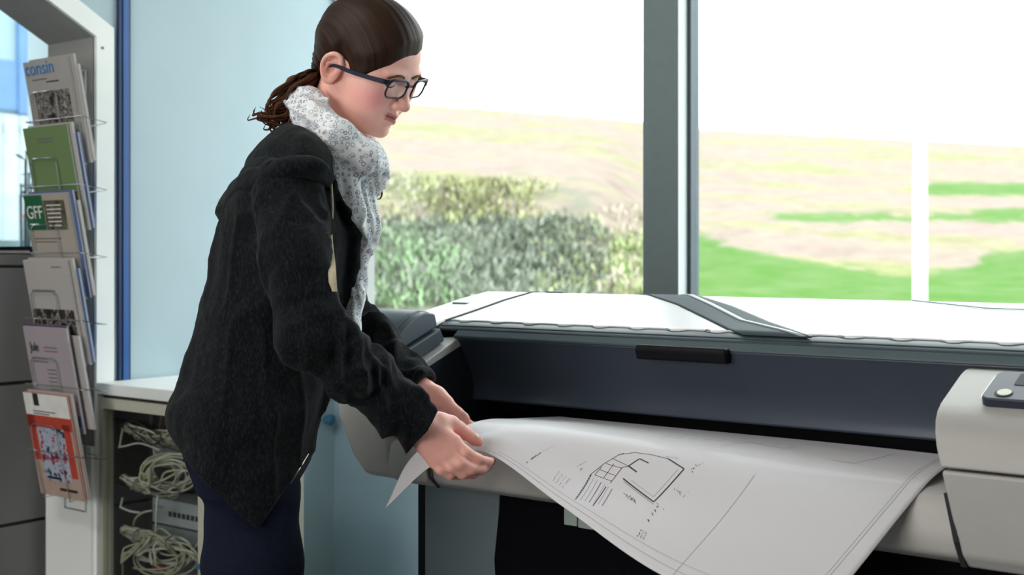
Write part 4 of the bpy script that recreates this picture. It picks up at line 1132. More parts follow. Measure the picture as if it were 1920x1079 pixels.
# head
HEAD0 = len(body.ops)
def hell(c, r, k, mode='u'): body.ell(H(*c), r, k, MH, mode)
hell((-.007, 0, .031), (.088, .073, .077), .02)
hell((.030, 0, .030), (.059, .061, .052), .02)
hell((.034, 0, -.030), (.050, .057, .062), .02)
hell((.032, 0, -.066), (.050, .045, .046), .02)
for y in (-1, 1):
    body.cap(H(-.012, .053 * y, -.052), H(.056, .019 * y, -.099), .017, .0135, .018)
    hell((.046, .039 * y, -.022), (.030, .022, .024), .030)
    hell((.030, .042 * y, -.004), (.040, .018, .030), .030)
    hell((.052, .034 * y, -.047), (.026, .022, .024), .025)
    hell((.079, .027 * y, .014), (.010, .022, .007), .012)
hell((.070, 0, -.099), (.0165, .0175, .0145), .012)
hell((.068, 0, -.068), (.0205, .025, .021), .012)
HEAD1 = len(body.ops)
for y in (-1, 1):
    hell((.091, .031 * y, -.003), (.013, .017, .0105), .010, 's')
    hell((.0675, .0315 * y, -.005), (.0135, .0150, .0130), .003)
body.cap(H(.081, 0, .006), H(.101, 0, -.036), .0068, .0090, .010)
hell((.1015, 0, -.0395), (.0105, .0105, .0092), .006)
for y in (-1, 1):
    hell((.0915, .0108 * y, -.0425), (.0092, .0064, .0075), .005)
    hell((.0965, .0060 * y, -.0500), (.0045, .0030, .0032), .003, 's')
    body.cap(H(.0895, 0, -.0618), H(.0795, .0215 * y, -.0630), .0050, .0022, .0035)
    body.cap(H(.0885, 0, -.0740), H(.0800, .0165 * y, -.0690), .0060, .0030, .0035)
    body.cap(H(.0960, 0, -.0682), H(.0820, .0235 * y, -.0628), .0016, .0012, .0025, 's')
# ears
def ear(y):
    def e(a, b, f): 
        ca, sa = math.cos(R(-12)), math.sin(R(-12))
        a, b = a * .95, b * .93
        return H(-.013 + a * ca - b * sa, (.0705 + f) * y, -.020 + a * sa + b * ca)
    body.ell(e(-.003, .002, .004), (.0175, .0055, .0285), .004, MH)
    rim = [(.011, .002, .003), (.011, .018, .004), (.003, .029, .007), (-.009, .029, .012), (-.018, .017, .016), (-.0185, .000, .016), (-.012, -.015, .012), (-.003, -.024, .007), (.006, -.022, .003)]
    rs_ = spline([[q, 0, 0] for q in (.003, .0034, .0036, .0036, .0036, .0034, .0036, .0052, .0045)], 4)
    body.chain([e(*p) for p in spline(rim, 4)], [float(q[0]) for q in rs_], .003)
    body.chain([e(*p) for p in ((-.002, .018, .008), (-.010, .008, .012), (-.010, -.006, .011), (-.004, -.014, .008))], .0032, .003)
    body.cap(e(.009, -.004, .006), e(.007, -.009, .006), .0036, .0034, .003)
    body.ell(e(-.001, -.001, .0105), (.0062, .006, .0088), .003, MH, 's')
ear(-1); ear(1)

# hands
def finger(pts, rs): body.chain(pts, rs, .004)
# near hand: back towards the viewer, thumb on the sheet, fingers curled below it
mc = {'i': P_(852, 829, -.108), 'm': P_(842, 846, -.116), 'r': P_(828, 858, -.115), 'p': P_(814, 866, -.108)}
for k, r0 in (('i', .0125), ('m', .013), ('r', .0125), ('p', .0115)):
    w0 = wrR + (mc[k] - wrR) * .05 + (P_(806, 801, -.105) - P_(806, 820, -.105)) * {'i': .8, 'm': .3, 'r': -.4, 'p': -1.0}[k]
    body.chain([w0, mc[k]], [.0185, r0], .014)
finger([mc['i'], P_(872, 848, -.112), P_(896, 862, -.100), P_(912, 867, -.082), P_(922, 866, -.064)], [.0110, .0098, .0092, .0084, .0070])
finger([mc['m'], P_(862, 868, -.122), P_(884, 880, -.112), P_(902, 881, -.092), P_(914, 877, -.070)], [.0115, .0102, .0095, .0088, .0074])
finger([mc['r'], P_(846, 876, -.122), P_(868, 889, -.112), P_(886, 889, -.092), P_(898, 884, -.070)], [.0110, .0098, .0090, .0084, .0070])
finger([mc['p'], P_(826, 881, -.114), P_(844, 891, -.106), P_(860, 892, -.090), P_(872, 888, -.072)], [.0100, .0086, .0080, .0074, .0062])
body.chain([P_(806, 800, -.100), P_(824, 794, -.094), P_(847, 795, -.083)], [.0180, .0165, .0135], .012)
finger([P_(845, 794, -.084), P_(860, 803, -.074), P_(874, 813, -.067), P_(890, 825, -.059), P_(898, 830, -.056)], [.0132, .0116, .0114, .0100, .0074])
# far hand: thumb along the edge of the sheet, fingers under it
mL = {'i': P_(838, 764, .095), 'm': P_(834, 774, .112), 'r': P_(826, 781, .124), 'p': P_(816, 786, .132)}
for k, r0 in (('i', .0125), ('m', .0125), ('r', .012), ('p', .011)):
    body.chain([wrL + (mL[k] - wrL) * .05, mL[k]], [.0165, r0], .014)
finger([mL['i'], P_(868, 788, .100), P_(888, 803, .094), P_(904, 810, .085)], [.0105, .0092, .0086, .0070])
finger([mL['m'], P_(864, 797, .118), P_(884, 809, .112), P_(900, 815, .102)], [.0108, .0094, .0088, .0072])
finger([mL['r'], P_(854, 803, .130), P_(872, 814, .124), P_(888, 819, .114)], [.0104, .0090, .0084, .0068])
finger([mL['p'], P_(840, 806, .136), P_(855, 815, .130), P_(868, 819, .122)], [.0094, .0080, .0074, .0062])
body.chain([P_(798, 736, .078), P_(818, 744, .070), P_(837, 756, .063)], [.0180, .0170, .0138], .012)
finger([P_(835, 755, .064), P_(848, 766, .060), P_(858, 774, .058), P_(870, 783, .055), P_(875, 787, .055)], [.0128, .0100, .0098, .0084, .0064])

lo = np.array([-.35, -.32, -.02]); hi = np.array([.55, .40, 1.66])
V, Q = mesh_sdf(body.eval, lo, hi, .0026)
V, Q = keep_main(V, Q)
hc = (V - OH) @ MH.T
C = np.tile(np.array([.92, .505, .42]), (len(V), 1))
def blob(c, r, col, a, sym=True):
    global C
    for y in ((-1, 1) if sym else (1,)):
        d = np.linalg.norm((hc - np.array([c[0], c[1] * y, c[2]])) / np.array(r), axis=1)
        wgt = (a * (1 - sstep(.2, 1.0, d)))[:, None]; C = C * (1 - wgt) + np.array(col) * wgt
blob((.055, .045, -.035), (.05, .035, .036), (.86, .29, .31), .9)
blob((.104, 0, -.042), (.018, .02, .016), (.68, .30, .22), .7, False)
blob((-.02, .082, -.018), (.034, .03, .04), (.70, .30, .22), .75)
lips = np.abs(hc[:, 1]) < .0235
zu = -.0630 + .0; 
lipm = (1 - sstep(.0062, .0085, np.abs(hc[:, 2] + .0682 + .0 - np.abs(hc[:, 1]) * .22))) * (1 - sstep(.018, .0235, np.abs(hc[:, 1]))) * (hc[:, 0] > .072)
C = C * (1 - lipm[:, None] * .85) + np.array([.50, .15, .14]) * lipm[:, None] * .85
gap = (1 - sstep(.0008, .0024, np.abs(hc[:, 2] + .0680 - np.abs(hc[:, 1]) * .22))) * (np.abs(hc[:, 1]) < .019) * (hc[:, 0] > .076)
C = C * (1 - gap[:, None] * .85) + np.array([.12, .035, .03]) * gap[:, None] * .85
for w_, m_ in ((wrR, None), (wrL, None)):
    d = np.linalg.norm(V - w_, axis=1); g = (1 - sstep(.10, .17, d))[:, None] * .6
    C = C * (1 - g) + np.array([.88, .40, .33]) * g
for pnt in [mc[k] for k in mc] + [P_(896, 862, -.100), P_(884, 880, -.112), P_(868, 889, -.112), P_(897, 829, -.06)]:
    d = np.linalg.norm(V - pnt, axis=1); g = (1 - sstep(.004, .016, d))[:, None] * .35; C = C * (1 - g) + np.array([.66, .25, .18]) * g
def skinmat():
    m, nt, out = newmat('skin')
    p = N(nt, 'ShaderNodeBsdfPrincipled'); nt.links.new(p.outputs[0], out.inputs[0]); setin(p, Roughness=.48); p.inputs['Specular IOR Level'].default_value = .4
    p.inputs['Subsurface Weight'].default_value = .12; p.inputs['Subsurface Radius'].default_value = (.012, .004, .002); p.inputs['Subsurface Scale'].default_value = .5
    at = N(nt, 'ShaderNodeAttribute'); at.attribute_name = 'tone'
    tc = N(nt, 'ShaderNodeTexCoord'); nz = N(nt, 'ShaderNodeTexNoise'); setin(nz, Scale=60.0, Detail=3); nt.links.new(tc.outputs['Object'], nz.inputs['Vector'])
    mr = N(nt, 'ShaderNodeMapRange'); setin(mr, To_Min=.93, To_Max=1.07); nt.links.new(nz.outputs[0], mr.inputs[0])
    mu = N(nt, 'ShaderNodeMix', data_type='RGBA', blend_type='MULTIPLY'); mu.inputs[0].default_value = 1
    nt.links.new(at.outputs['Color'], mu.inputs[6]); nt.links.new(mr.outputs[0], mu.inputs[7]); nt.links.new(mu.outputs[2], p.inputs['Base Color'])
    n2 = N(nt, 'ShaderNodeTexNoise'); setin(n2, Scale=420.0, Detail=2); nt.links.new(tc.outputs['Object'], n2.inputs['Vector'])
    bp = N(nt, 'ShaderNodeBump'); setin(bp, Strength=.12, Distance=.001); nt.links.new(n2.outputs[0], bp.inputs['Height']); nt.links.new(bp.outputs[0], p.inputs['Normal'])
    return m
M_skin = skinmat()
bodyo = np_mesh('body', V, Q, M_skin, person, colors=C)

# brows, lashes, slit of the eye, nails
M_brow = pm('brow_hair', (.075, .036, .02), .7, .15, 200); M_lash = pm('lash', (.015, .01, .01), .6); M_eye = pm('eye_white', (.35, .33, .33), .25, .02, 20); M_nail = pm('nail', (.72, .42, .35), .3, .03, 30)
def snap(p, sdf, off):
    p = np.array(p, np.float32)
    for _ in range(8):
        e = 5e-4; q = np.array([p, p + [e, 0, 0], p + [0, e, 0], p + [0, 0, e]], np.float32); v = sdf.eval(q, .2); g = (v[1:] - v[0]) / e; g = g / (np.linalg.norm(g) + 1e-6)
        p = p - g * (v[0] - off)
    return p
for y in (-1, 1):
    bp_ = [snap(H(*p), body, .0006) for p in spline([(.094, .012 * y, .0085), (.094, .024 * y, .0140), (.090, .038 * y, .0130), (.080, .050 * y, .0060)], 6)]
    MB().tube(bp_, [.0010] + [.0021] * 16 + [.0014] + [.0006], 8).build('eyebrow', M_brow, bodyo, world=False)
    ap_ = [snap(H(.0675 + .016 * math.cos(a), (.0315 + .0165 * math.sin(a)) * y, -.0105 + .0030 * (math.sin(a) ** 2)), body, .0003) for a in np.linspace(-1.0, 1.2, 14)]
    MB().tube(ap_, [.0005] + [.0013] * 12 + [.0006], 6).build('eyelash', M_lash, bodyo, world=False)
    a2_ = [snap(H(.0675 + .016 * math.cos(a), (.0315 + .0150 * math.sin(a)) * y, .0015 + .0005 * (math.cos(a))), body, -.0001) for a in np.linspace(-.9, 1.0, 12)]
    MB().tube(a2_, [.0003] + [.0005] * 10 + [.0003], 6).build('eyelid_crease', M_brow, bodyo, world=False)

def nail_at(p, ax, w, l):
    c = snap(p, body, .0); e = 5e-4
    v = body.eval(np.array([c, c + [e, 0, 0], c + [0, e, 0], c + [0, 0, e]], np.float32), .2); up = (v[1:] - v[0]) / e
    ax = ax / np.linalg.norm(ax); up = up - ax * (up @ ax); up /= np.linalg.norm(up); sd = np.cross(ax, up); G = []
    for i in range(6):
        u = i / 5 - .5
        row = [np.array(snap(c + ax * u * l + sd * (q / 8 - .5) * w * math.sqrt(max(.05, 1 - (1.7 * u) ** 2 * (1 if u > 0 else .35))), body, .0007)) for q in range(9)]
        G.append(row)
    m = MB(); m.grid(G); m.build('nail', M_nail, bodyo, world=False, fix=False)
vw = np.array([0, -.010, .004])
nail_at(P_(896, 828, -.057) + vw * .8 + np.array([0, 0, .006]), P_(898, 830, -.056) - P_(874, 813, -.067), .0125, .0120)
nail_at(P_(872, 785, .055) + vw * .8 + np.array([0, 0, .006]), P_(875, 787, .055) - P_(858, 774, .058), .0110, .0115)

# ---- cloth materials
def cloth(name, base, fleck, rough=.95, fl=.56, sc=420, bump=.35, sheen=.0):
    m, nt, out = newmat(name)
    p = N(nt, 'ShaderNodeBsdfPrincipled'); nt.links.new(p.outputs[0], out.inputs[0]); setin(p, Roughness=rough); p.inputs['Specular IOR Level'].default_value = .12
    p.inputs['Sheen Weight'].default_value = sheen; p.inputs['Sheen Roughness'].default_value = .5
    tc = N(nt, 'ShaderNodeTexCoord'); mp = N(nt, 'ShaderNodeMapping'); mp.inputs['Scale'].default_value = (1, 1, .35); nt.links.new(tc.outputs['Object'], mp.inputs[0])
    nz = N(nt, 'ShaderNodeTexNoise'); setin(nz, Scale=sc, Detail=3, Roughness=.7); nt.links.new(mp.outputs[0], nz.inputs['Vector'])
    cr = N(nt, 'ShaderNodeValToRGB'); e = cr.color_ramp.elements; e[0].position = fl - .08; e[0].color = (*base, 1); e[1].position = fl + .16; e[1].color = (*fleck, 1)
    nt.links.new(nz.outputs[0], cr.inputs[0]); nt.links.new(cr.outputs[0], p.inputs['Base Color'])
    bp = N(nt, 'ShaderNodeBump'); setin(bp, Strength=bump, Distance=.002); nt.links.new(nz.outputs[0], bp.inputs['Height']); nt.links.new(bp.outputs[0], p.inputs['Normal'])
    return m
M_hood = cloth('hoodie_melange', (.0034, .0044, .0054), (.017, .022, .024), sc=330, fl=.56, sheen=.05)
M_jean = cloth('jeans_navy', (.006, .008, .018), (.012, .016, .034), sc=700, bump=.15)
M_shoe = pm('shoe_black', (.02, .02, .02), .6, .1, 40)
M_cord = pm('cord_cream', (.55, .48, .33), .8, .08, 200, .2, 600)
M_zip = pm('zip_metal', (.45, .42, .36), .35, .1, 80, metal=.8)

# ---- lofted trunk
def loft(sdf, tab, k=.02, cy=0.0, pw=2.2, zpad=.0):
    """tab rows: (pixel row, back pixel, front pixel, half depth in m)"""
    zz = np.array([P_(500, t[0])[2] for t in tab]); xb = np.array([P_(t[1], t[0])[0] for t in tab]); xf = np.array([P_(t[2], t[0])[0] for t in tab]); ry = np.array([t[3] for t in tab])
    o = np.argsort(zz); zz, xb, xf, ry = zz[o], xb[o], xf[o], ry[o]
    zs = np.linspace(zz[0], zz[-1], 200)
    def sm(a):
        v = np.interp(zs, zz, a); kx = np.hanning(19); kx /= kx.sum(); return np.convolve(np.pad(v, 9, 'edge'), kx, 'valid')
    sb, sf, sr = sm(xb), sm(xf), sm(ry)
    def f(P):
        z = P[:, 2]; b = np.interp(z, zs, sb); fr = np.interp(z, zs, sf); r_ = np.interp(z, zs, sr)
        rx = (fr - b) / 2; q = (np.abs((P[:, 0] - (b + fr) / 2) / rx) ** pw + np.abs((P[:, 1] - cy) / r_) ** pw) ** (1 / pw)
        d = (q - 1) * np.minimum(rx, r_)
        dz = np.maximum(z - zs[-1], zs[0] - z)
        return np.maximum(d, dz).astype(np.float32)
    c = np.array([(sb.min() + sf.max()) / 2, cy, (zs[0] + zs[-1]) / 2]); r = .5 * math.sqrt((sf.max() - sb.min()) ** 2 + (2 * sr.max()) ** 2 + (zs[-1] - zs[0]) ** 2)
    sdf._put(f, c, r, 'u', k)

hd = SDF()
loft(hd, [(255, 530, 605, .065), (285, 492, 612, .115), (320, 462, 622, .155), (360, 440, 637, .172), (400, 426, 655, .176), (440, 417, 667, .172), (520, 401, 656, .160), (600, 374, 641, .152), (700, 342, 622, .158), (765, 321, 606, .170), (800, 320, 597, .172), (850, 323, 586, .172), (900, 328, 582, .172), (985, 336, 580, .170)], cy=.005)
slR = [shR, P_(553, 480, -.178), elR, P_(657, 695, -.180), P_(734, 757, -.145), P_(806, 812, -.108), P_(836, 833, -.092)]
hd.chain(slR, [.058, .058, .055, .049, .0425, .0375, .0375], .020)
slL = [shL, P_(625, 480, .215), elL, P_(722, 668, .155), P_(798, 736, .088), P_(825, 762, .065)]
hd.chain(slL, [.062, .058, .052, .045, .038, .038], .02)
# collar stand and folded hood
neck = [P_(548, 240, .0), P_(560, 238, -.06), P_(600, 262, -.085), P_(618, 300, -.095)]
rimp = [P_(424, 393, .0), P_(430, 378, -.065), P_(458, 353, -.125), P_(503, 334, -.165), P_(556, 312, -.188), P_(604, 317, -.170), P_(622, 338, -.135)]
def rl(A, t):
    A = np.array(A); x = t * (len(A) - 1); i = min(int(x), len(A) - 2); return A[i] + (A[i + 1] - A[i]) * (x - i)
# front edge of the near panel from the collar down
hd.chain([P_(606, 300, -.085), P_(626, 345, -.085), P_(650, 395, -.07), P_(664, 440, -.045), P_(658, 500, -.03), P_(640, 610, -.025), P_(621, 700, -.02), P_(604, 765, -.02)], [.012, .011, .010, .009, .009, .009, .008, .008], .010)
hem_a, hem_b = P_(314, 772), P_(519, 961)
hem_n = np.array([-(hem_a - hem_b)[2], 0, (hem_a - hem_b)[0]]); hem_n /= np.linalg.norm(hem_n)
if hem_n[2] > 0: hem_n = -hem_n            # points down and out of the garment
fr_z, fr_x = P_(600, 812)[2], P_(650, 800)[0]
fr_a, fr_b = P_(588, 850), P_(512, 962); fr_n = np.array([(fr_a - fr_b)[2], 0, -(fr_a - fr_b)[0]]); fr_n /= np.linalg.norm(fr_n)
if fr_n[0] < 0: fr_n = -fr_n
cuffR = (P_(790, 805, -.112), (P_(806, 812, -.110) - P_(727, 764, -.125))); cuffL = (P_(788, 727, .092), (P_(803, 747, .10) - P_(722, 668, .14)))
inR = SDF().chain([P_(790, 808, -.112), P_(850, 850, -.08)], [.030, .034], .001); inL = SDF().chain([P_(786, 728, .10), P_(840, 775, .05)], [.028, .033], .001)
def seg_s(P, pts):
    """length along a polyline and unit radial direction of the closest point"""
    best = np.full(len(P), 9.0, np.float32); s = np.zeros(len(P), np.float32); acc = 0; rad = np.zeros((len(P), 3), np.float32)
    for a, b in zip(pts[:-1], pts[1:]):
        ab = b - a; L = np.linalg.norm(ab); t = np.clip(((P - a) @ ab) / L ** 2, 0, 1); v = P - a - t[:, None] * ab; d = np.linalg.norm(v, axis=1)
        m = d < best; best[m] = d[m]; s[m] = (acc + t * L)[m]; rad[m] = (v / (d[:, None] + 1e-6))[m]; acc += L
    return best, s, rad
def hood_post(P, D):
    near = np.abs(D) < .03
    if near.any():
        q = P[near]; dd = D[near].copy()
        for pts, amp0 in ((slR, 1.25), (slL, 1.1)):
            b, s, rad = seg_s(q, pts)
            w = 1 - sstep(.058, .078, b)
            # creases round the sleeve, tighter at the elbow and towards the cuff
            n = vnoise(np.stack([s * 30 + rad[:, 2] * 1.5, rad[:, 1] * 1.3, rad[:, 2] * 1.3], 1), 1.0, 3); n = n * .35 + (1 - np.abs(vnoise(np.stack([s * 26 + rad[:, 2] * 2.2, rad[:, 1] * 1.1, rad[:, 2] * 1.1], 1), 1.0, 23))) ** 3 * 1.5 - .75
            n2 = vnoise(np.stack([s * 75, rad[:, 1] * 2.0, rad[:, 2] * 2.0], 1), 1.0, 5)
            env = (.25 + .75 * np.exp(-((s - .31) / .07) ** 2) + .7 * sstep(.36, .55, s)) * (1 - .85 * sstep(.535, .565, s))
            dd -= w * env * amp0 * (.0095 * n + .0050 * n2)
        # drapes of the trunk and fine pull lines
        n = vnoise(q * np.array([26, 22, 6]), 1.0, 7); n2 = vnoise(q * np.array([14, 12, 22]) + np.array([0, 0, 3.0]), 1.0, 9)
        rdg = (1 - np.abs(vnoise(q * np.array([20, 18, 7]) + 5.0, 1.0, 27))) ** 4
        dd -= .0075 * n + .004 * n2 + .006 * (rdg - .3)
        dd -= .0012 * vnoise(q, 90.0, 11)
        D = D.copy(); D[near] = dd
    h = (P - hem_a) @ hem_n; D = np.maximum(D, h)
    lowm = (P[:, 2] < fr_z) & (P[:, 0] < fr_x)
    D = np.where(lowm, np.maximum(D, (P - fr_a) @ fr_n), D)
    for (c, v), inn, ax in ((cuffR, inR, 0), (cuffL, inL, 1)):
        v = v / np.linalg.norm(v); t = (P - c) @ v; r = np.linalg.norm(P - c, axis=1)
        m = r < .14
        if m.any():
            cut = np.where(m, t, -9); D = np.maximum(D, cut); D[m] = np.maximum(D[m], -inn.eval(P[m], None))
    return D.astype(np.float32)
hd.post = hood_post
lo = np.array([-.26, -.34, .60]); hi = np.array([.42, .36, 1.42])
V, Q = mesh_sdf(hd.eval, lo, hi, .0036, slack=.02)
V, Q = keep_main(V, Q); V = relax(V, Q, 3)
hoodie = np_mesh('hoodie', V, Q, M_hood, person)
# the folded hood lying over the shoulders
HN = [(612, 285, -.085), (603, 270, -.088), (590, 255, -.082), (572, 243, -.066), (556, 236, -.040), (548, 234, -.015), (545, 233, .01)]
HR = [(622, 338, -.128), (600, 318, -.180), (553, 311, -.200), (500, 333, -.182), (455, 355, -.132), (426, 381, -.068), (412, 401, .005)]
def mir(L): return [P_(*p) for p in L] + [P_(x, y, .02 - d) for (x, y, d) in L[-2::-1]]
nA, rA = np.array(spline(mir(HN), 8)), np.array(spline(mir(HR), 8))
nt_ = len(nA); tang = np.gradient(rA * .6 + nA * .4, axis=0); wv_ = rA - nA; nrm = np.cross(tang, wv_); nrm /= np.linalg.norm(nrm, axis=1)[:, None]
nrm = np.where(nrm[:, 2:3] < 0, -nrm, nrm)
dn = np.array([0, 0, -1.0])
G = []
for i in range(nt_):
    u = i / (nt_ - 1); mid = math.sin(math.pi * min(max(u, 0), 1)) ** .6; back = math.exp(-((u - .5) / .20) ** 2)
    bw = .24 + .12 * back                       # width of the turned rim
    n, w, a, b = nrm[i], wv_[i], nA[i], rA[i]
    lf = .4 + .6 * mid
    sec = [a - n * .012, a + n * .004, a + w * .22 + n * .019 * lf, a + w * .46 + n * .021 * lf, a + w * (1 - bw - .05) + n * .010 * lf, a + w * (1 - bw) + n * .002, a + w * (1 - bw + .03) + n * .010 * lf, a + w * (1 - bw * .45) + n * .0165 * lf, b + n * .009, b + w / np.linalg.norm(w) * .006 + n * .0 + dn * .002, b + dn * .012 - n * .004, b - w * .12 + dn * .016 - n * .010, b - w * .35 - n * .024, a + w * .3 - n * .02]
    sec = spline(sec, 4)
    G.append([p for p in sec])
G = np.array(G); sh = G.shape
q = G.reshape(-1, 3).astype(np.float32)
dsp = .0040 * vnoise(q * np.array([30, 16, 26]), 1.0, 31) + .0016 * vnoise(q, 70.0, 32)
G = (q + np.repeat(nrm, sh[1], 0) * dsp[:, None]).reshape(sh)
m = MB(); m.grid([[tuple(p) for p in row] + [tuple(row[0])] for row in G]); m.f += [tuple(range(sh[1])), tuple((sh[0] - 1) * (sh[1] + 1) + k for k in range(sh[1]))]; m.mi += [0, 0]
ho = m.build('hood', M_hood, hoodie, world=False, angle=70)
ss_ = ho.modifiers.new('smooth', 'SUBSURF'); ss_.levels = 1; ss_.render_levels = 1

# drawstring, zip
def surf(px, py, sdf, off=.002, d0=-.34, d1=.3):
    ds = np.linspace(d0, d1, 700); q = np.array([P_(px, py, d) for d in ds], np.float32); v = sdf.eval(q, None); k = int(np.argmax(v < 0)); return P_(px, py, ds[k] - off)
dp = spline([surf(621, 344, hd), surf(623, 395, hd), surf(620, 445, hd), surf(622, 500, hd), surf(625, 547, hd)], 8)
G = []
for i, p in enumerate(dp):
    t = i / (len(dp) - 1); w = .0028 + .0052 * sstep(.35, .8, t)
    G.append(p)
m = MB()
for i in range(len(G)):
    pass
vs = []; K = 8
for i, p in enumerate(G):
    t = i / (len(G) - 1); w = .0022 + .0042 * float(sstep(.35, .8, t)); th_ = .0016
    for k in range(K):
        a = 2 * math.pi * k / K; vs.append(p + np.array([w * math.cos(a), -th_ * math.sin(a) * 1.2, 0]))
m.add(vs, [(i * K + k, i * K + (k + 1) % K, (i + 1) * K + (k + 1) % K, (i + 1) * K + k) for i in range(len(G) - 1) for k in range(K)] + [tuple(range(K)), tuple((len(G) - 1) * K + k for k in range(K))])
tag(m.build('drawstring', M_cord, hoodie, world=False), 'cream drawstring')
MB().tube(spline([surf(578, 852, hd, .001), surf(556, 888, hd, .001), surf(536, 920, hd, .001), surf(516, 948, hd, .001)], 6), .0014, 6).build('zip', M_zip, hoodie, world=False)
m = MB(); a = surf(514, 950, hd, .003) + np.array([.003, 0, -.006])
m.box(a + [-.006, -.004, -.008], a + [.005, .003, .004]); m.box(a + [-.0045, -.004, -.030], a + [-.0015, -.001, -.008]); m.box(a + [.0015, -.004, -.030], a + [.0045, -.001, -.008]); m.box(a + [-.0045, -.004, -.033], a + [.0045, -.001, -.029]); m.box(a + [-.0045, -.004, -.014], a + [.0045, -.001, -.010])
m.build('zip_pull', M_zip, hoodie, smooth=False, world=False)

# ---- jeans and shoes
jn = SDF()
loft(jn, [(730, 360, 545, .12), (780, 338, 542, .13), (830, 344, 545, .135), (870, 361, 552, .138), (905, 382, 558, .14)], .04)
for sgn in (-1, 1):
    jn.chain([P_(472, 925, .060 * sgn), P_(474, 1060, .075 * sgn), P_(480, 1250, .086 * sgn), P_(466, 1650, .086 * sgn)], [.080, .079, .064, .052], .03)
def jean_post(P, D):
    n = vnoise(P * np.array([20, 18, 30]), 1.0, 4); D = D - np.where(np.abs(D) < .03, .0025 * n, 0)
    return np.maximum(D, .06 - P[:, 2]).astype(np.float32)
jn.post = jean_post
V, Q = mesh_sdf(jn.eval, np.array([-.25, -.22, .03]), np.array([.16, .22, .95]), .005, slack=.02)
np_mesh('jeans', *keep_main(V, Q), M_jean, person)
for sgn in (-1, 1):
    sh = SDF().chain([P_(452, 1660, .086 * sgn), P_(520, 1672, .088 * sgn), P_(590, 1685, .090 * sgn)], [.045, .040, .030], .03).chain([P_(452, 1630, .086 * sgn), P_(455, 1670, .086 * sgn)], [.045, .045], .02)
    sh.post = lambda P, D: np.maximum(D, .001 - P[:, 2]).astype(np.float32)
    V, Q = mesh_sdf(sh.eval, np.array([-.15, -.2, -.01]), np.array([.2, .2, .16]), .005)
    np_mesh('shoe', V, Q, M_shoe, person)

# ---- scarf
def scarfmat():
    m, nt, out = newmat('scarf_print')
    p = N(nt, 'ShaderNodeBsdfPrincipled'); nt.links.new(p.outputs[0], out.inputs[0]); setin(p, Roughness=.9); p.inputs['Specular IOR Level'].default_value = .1
    at = N(nt, 'ShaderNodeTexCoord')
    n0 = N(nt, 'ShaderNodeTexNoise'); setin(n0, Scale=14.0); nt.links.new(at.outputs['Object'], n0.inputs['Vector'])
    va = N(nt, 'ShaderNodeVectorMath', operation='MULTIPLY_ADD'); va.inputs[1].default_value = (.012, .012, .012); nt.links.new(n0.outputs['Color'], va.inputs[0]); nt.links.new(at.outputs['Object'], va.inputs[2])
    def rings(scale, r0, wd, off):
        mp = N(nt, 'ShaderNodeMapping'); mp.inputs['Location'].default_value = off; nt.links.new(va.outputs[0], mp.inputs[0])
        v = N(nt, 'ShaderNodeTexVoronoi'); setin(v, Scale=scale, Randomness=.45); nt.links.new(mp.outputs[0], v.inputs['Vector'])
        s = N(nt, 'ShaderNodeMath', operation='SUBTRACT'); s.inputs[1].default_value = r0; nt.links.new(v.outputs['Distance'], s.inputs[0])
        ab = N(nt, 'ShaderNodeMath', operation='ABSOLUTE'); nt.links.new(s.outputs[0], ab.inputs[0])
        mr = N(nt, 'ShaderNodeMapRange'); setin(mr, From_Min=wd, From_Max=wd * 1.9, To_Min=1.0, To_Max=0.0); nt.links.new(ab.outputs[0], mr.inputs[0]); return mr.outputs[0]
    a = rings(100, .33, .045, (0, 0, 0)); b = rings(62, .24, .032, (.3, .1, 0)); 
    mx = N(nt, 'ShaderNodeMath', operation='MAXIMUM'); nt.links.new(a, mx.inputs[0]); nt.links.new(b, mx.inputs[1])
    n1 = N(nt, 'ShaderNodeTexNoise'); setin(n1, Scale=22.0, Detail=2); nt.links.new(at.outputs['Object'], n1.inputs['Vector'])
    cc = N(nt, 'ShaderNodeValToRGB'); e = cc.color_ramp.elements; e[0].position = .42; e[0].color = (.15, .17, .24, 1); e[1].position = .58; e[1].color = (.26, .36, .50, 1); nt.links.new(n1.outputs[0], cc.inputs[0])
    cb = N(nt, 'ShaderNodeValToRGB'); e = cb.color_ramp.elements; e[0].position = .4; e[0].color = (.72, .74, .76, 1); e[1].position = .62; e[1].color = (.80, .80, .78, 1); nt.links.new(n1.outputs[0], cb.inputs[0])
    f = N(nt, 'ShaderNodeMath', operation='MULTIPLY'); f.inputs[1].default_value = .82; nt.links.new(mx.outputs[0], f.inputs[0])
    mi = N(nt, 'ShaderNodeMix', data_type='RGBA'); nt.links.new(f.outputs[0], mi.inputs[0]); nt.links.new(cb.outputs[0], mi.inputs[6]); nt.links.new(cc.outputs[0], mi.inputs[7]); nt.links.new(mi.outputs[2], p.inputs['Base Color'])
    return m
sc_ = SDF()
nearb = [P_(566, 196, .02), P_(592, 222, -.040), P_(632, 258, -.066), P_(676, 294, -.050), P_(698, 318, .0)]
sc_.chain(nearb, [.030, .034, .036, .036, .032], .012)
sc_.chain([P_(580, 185, .02), P_(606, 210, -.035), P_(650, 248, -.052), P_(690, 280, -.035), P_(700, 292, .01)], [.022, .024, .024, .024, .022], .008)
sc_.chain([P_(566, 196, .03), P_(600, 205, .10), P_(660, 262, .11), P_(698, 304, .05)], [.030, .032, .032, .030], .012)
sc_.chain([P_(694, 296, .0), P_(690, 335, .0), P_(672, 378, -.01), P_(683, 436, -.005), P_(680, 458, -.005), P_(668, 505, -.01), P_(664, 560, -.018), P_(656, 615, -.03), P_(650, 652, -.045)], [.034, .032, .027, .032, .030, .021, .019, .019, .011], .012)
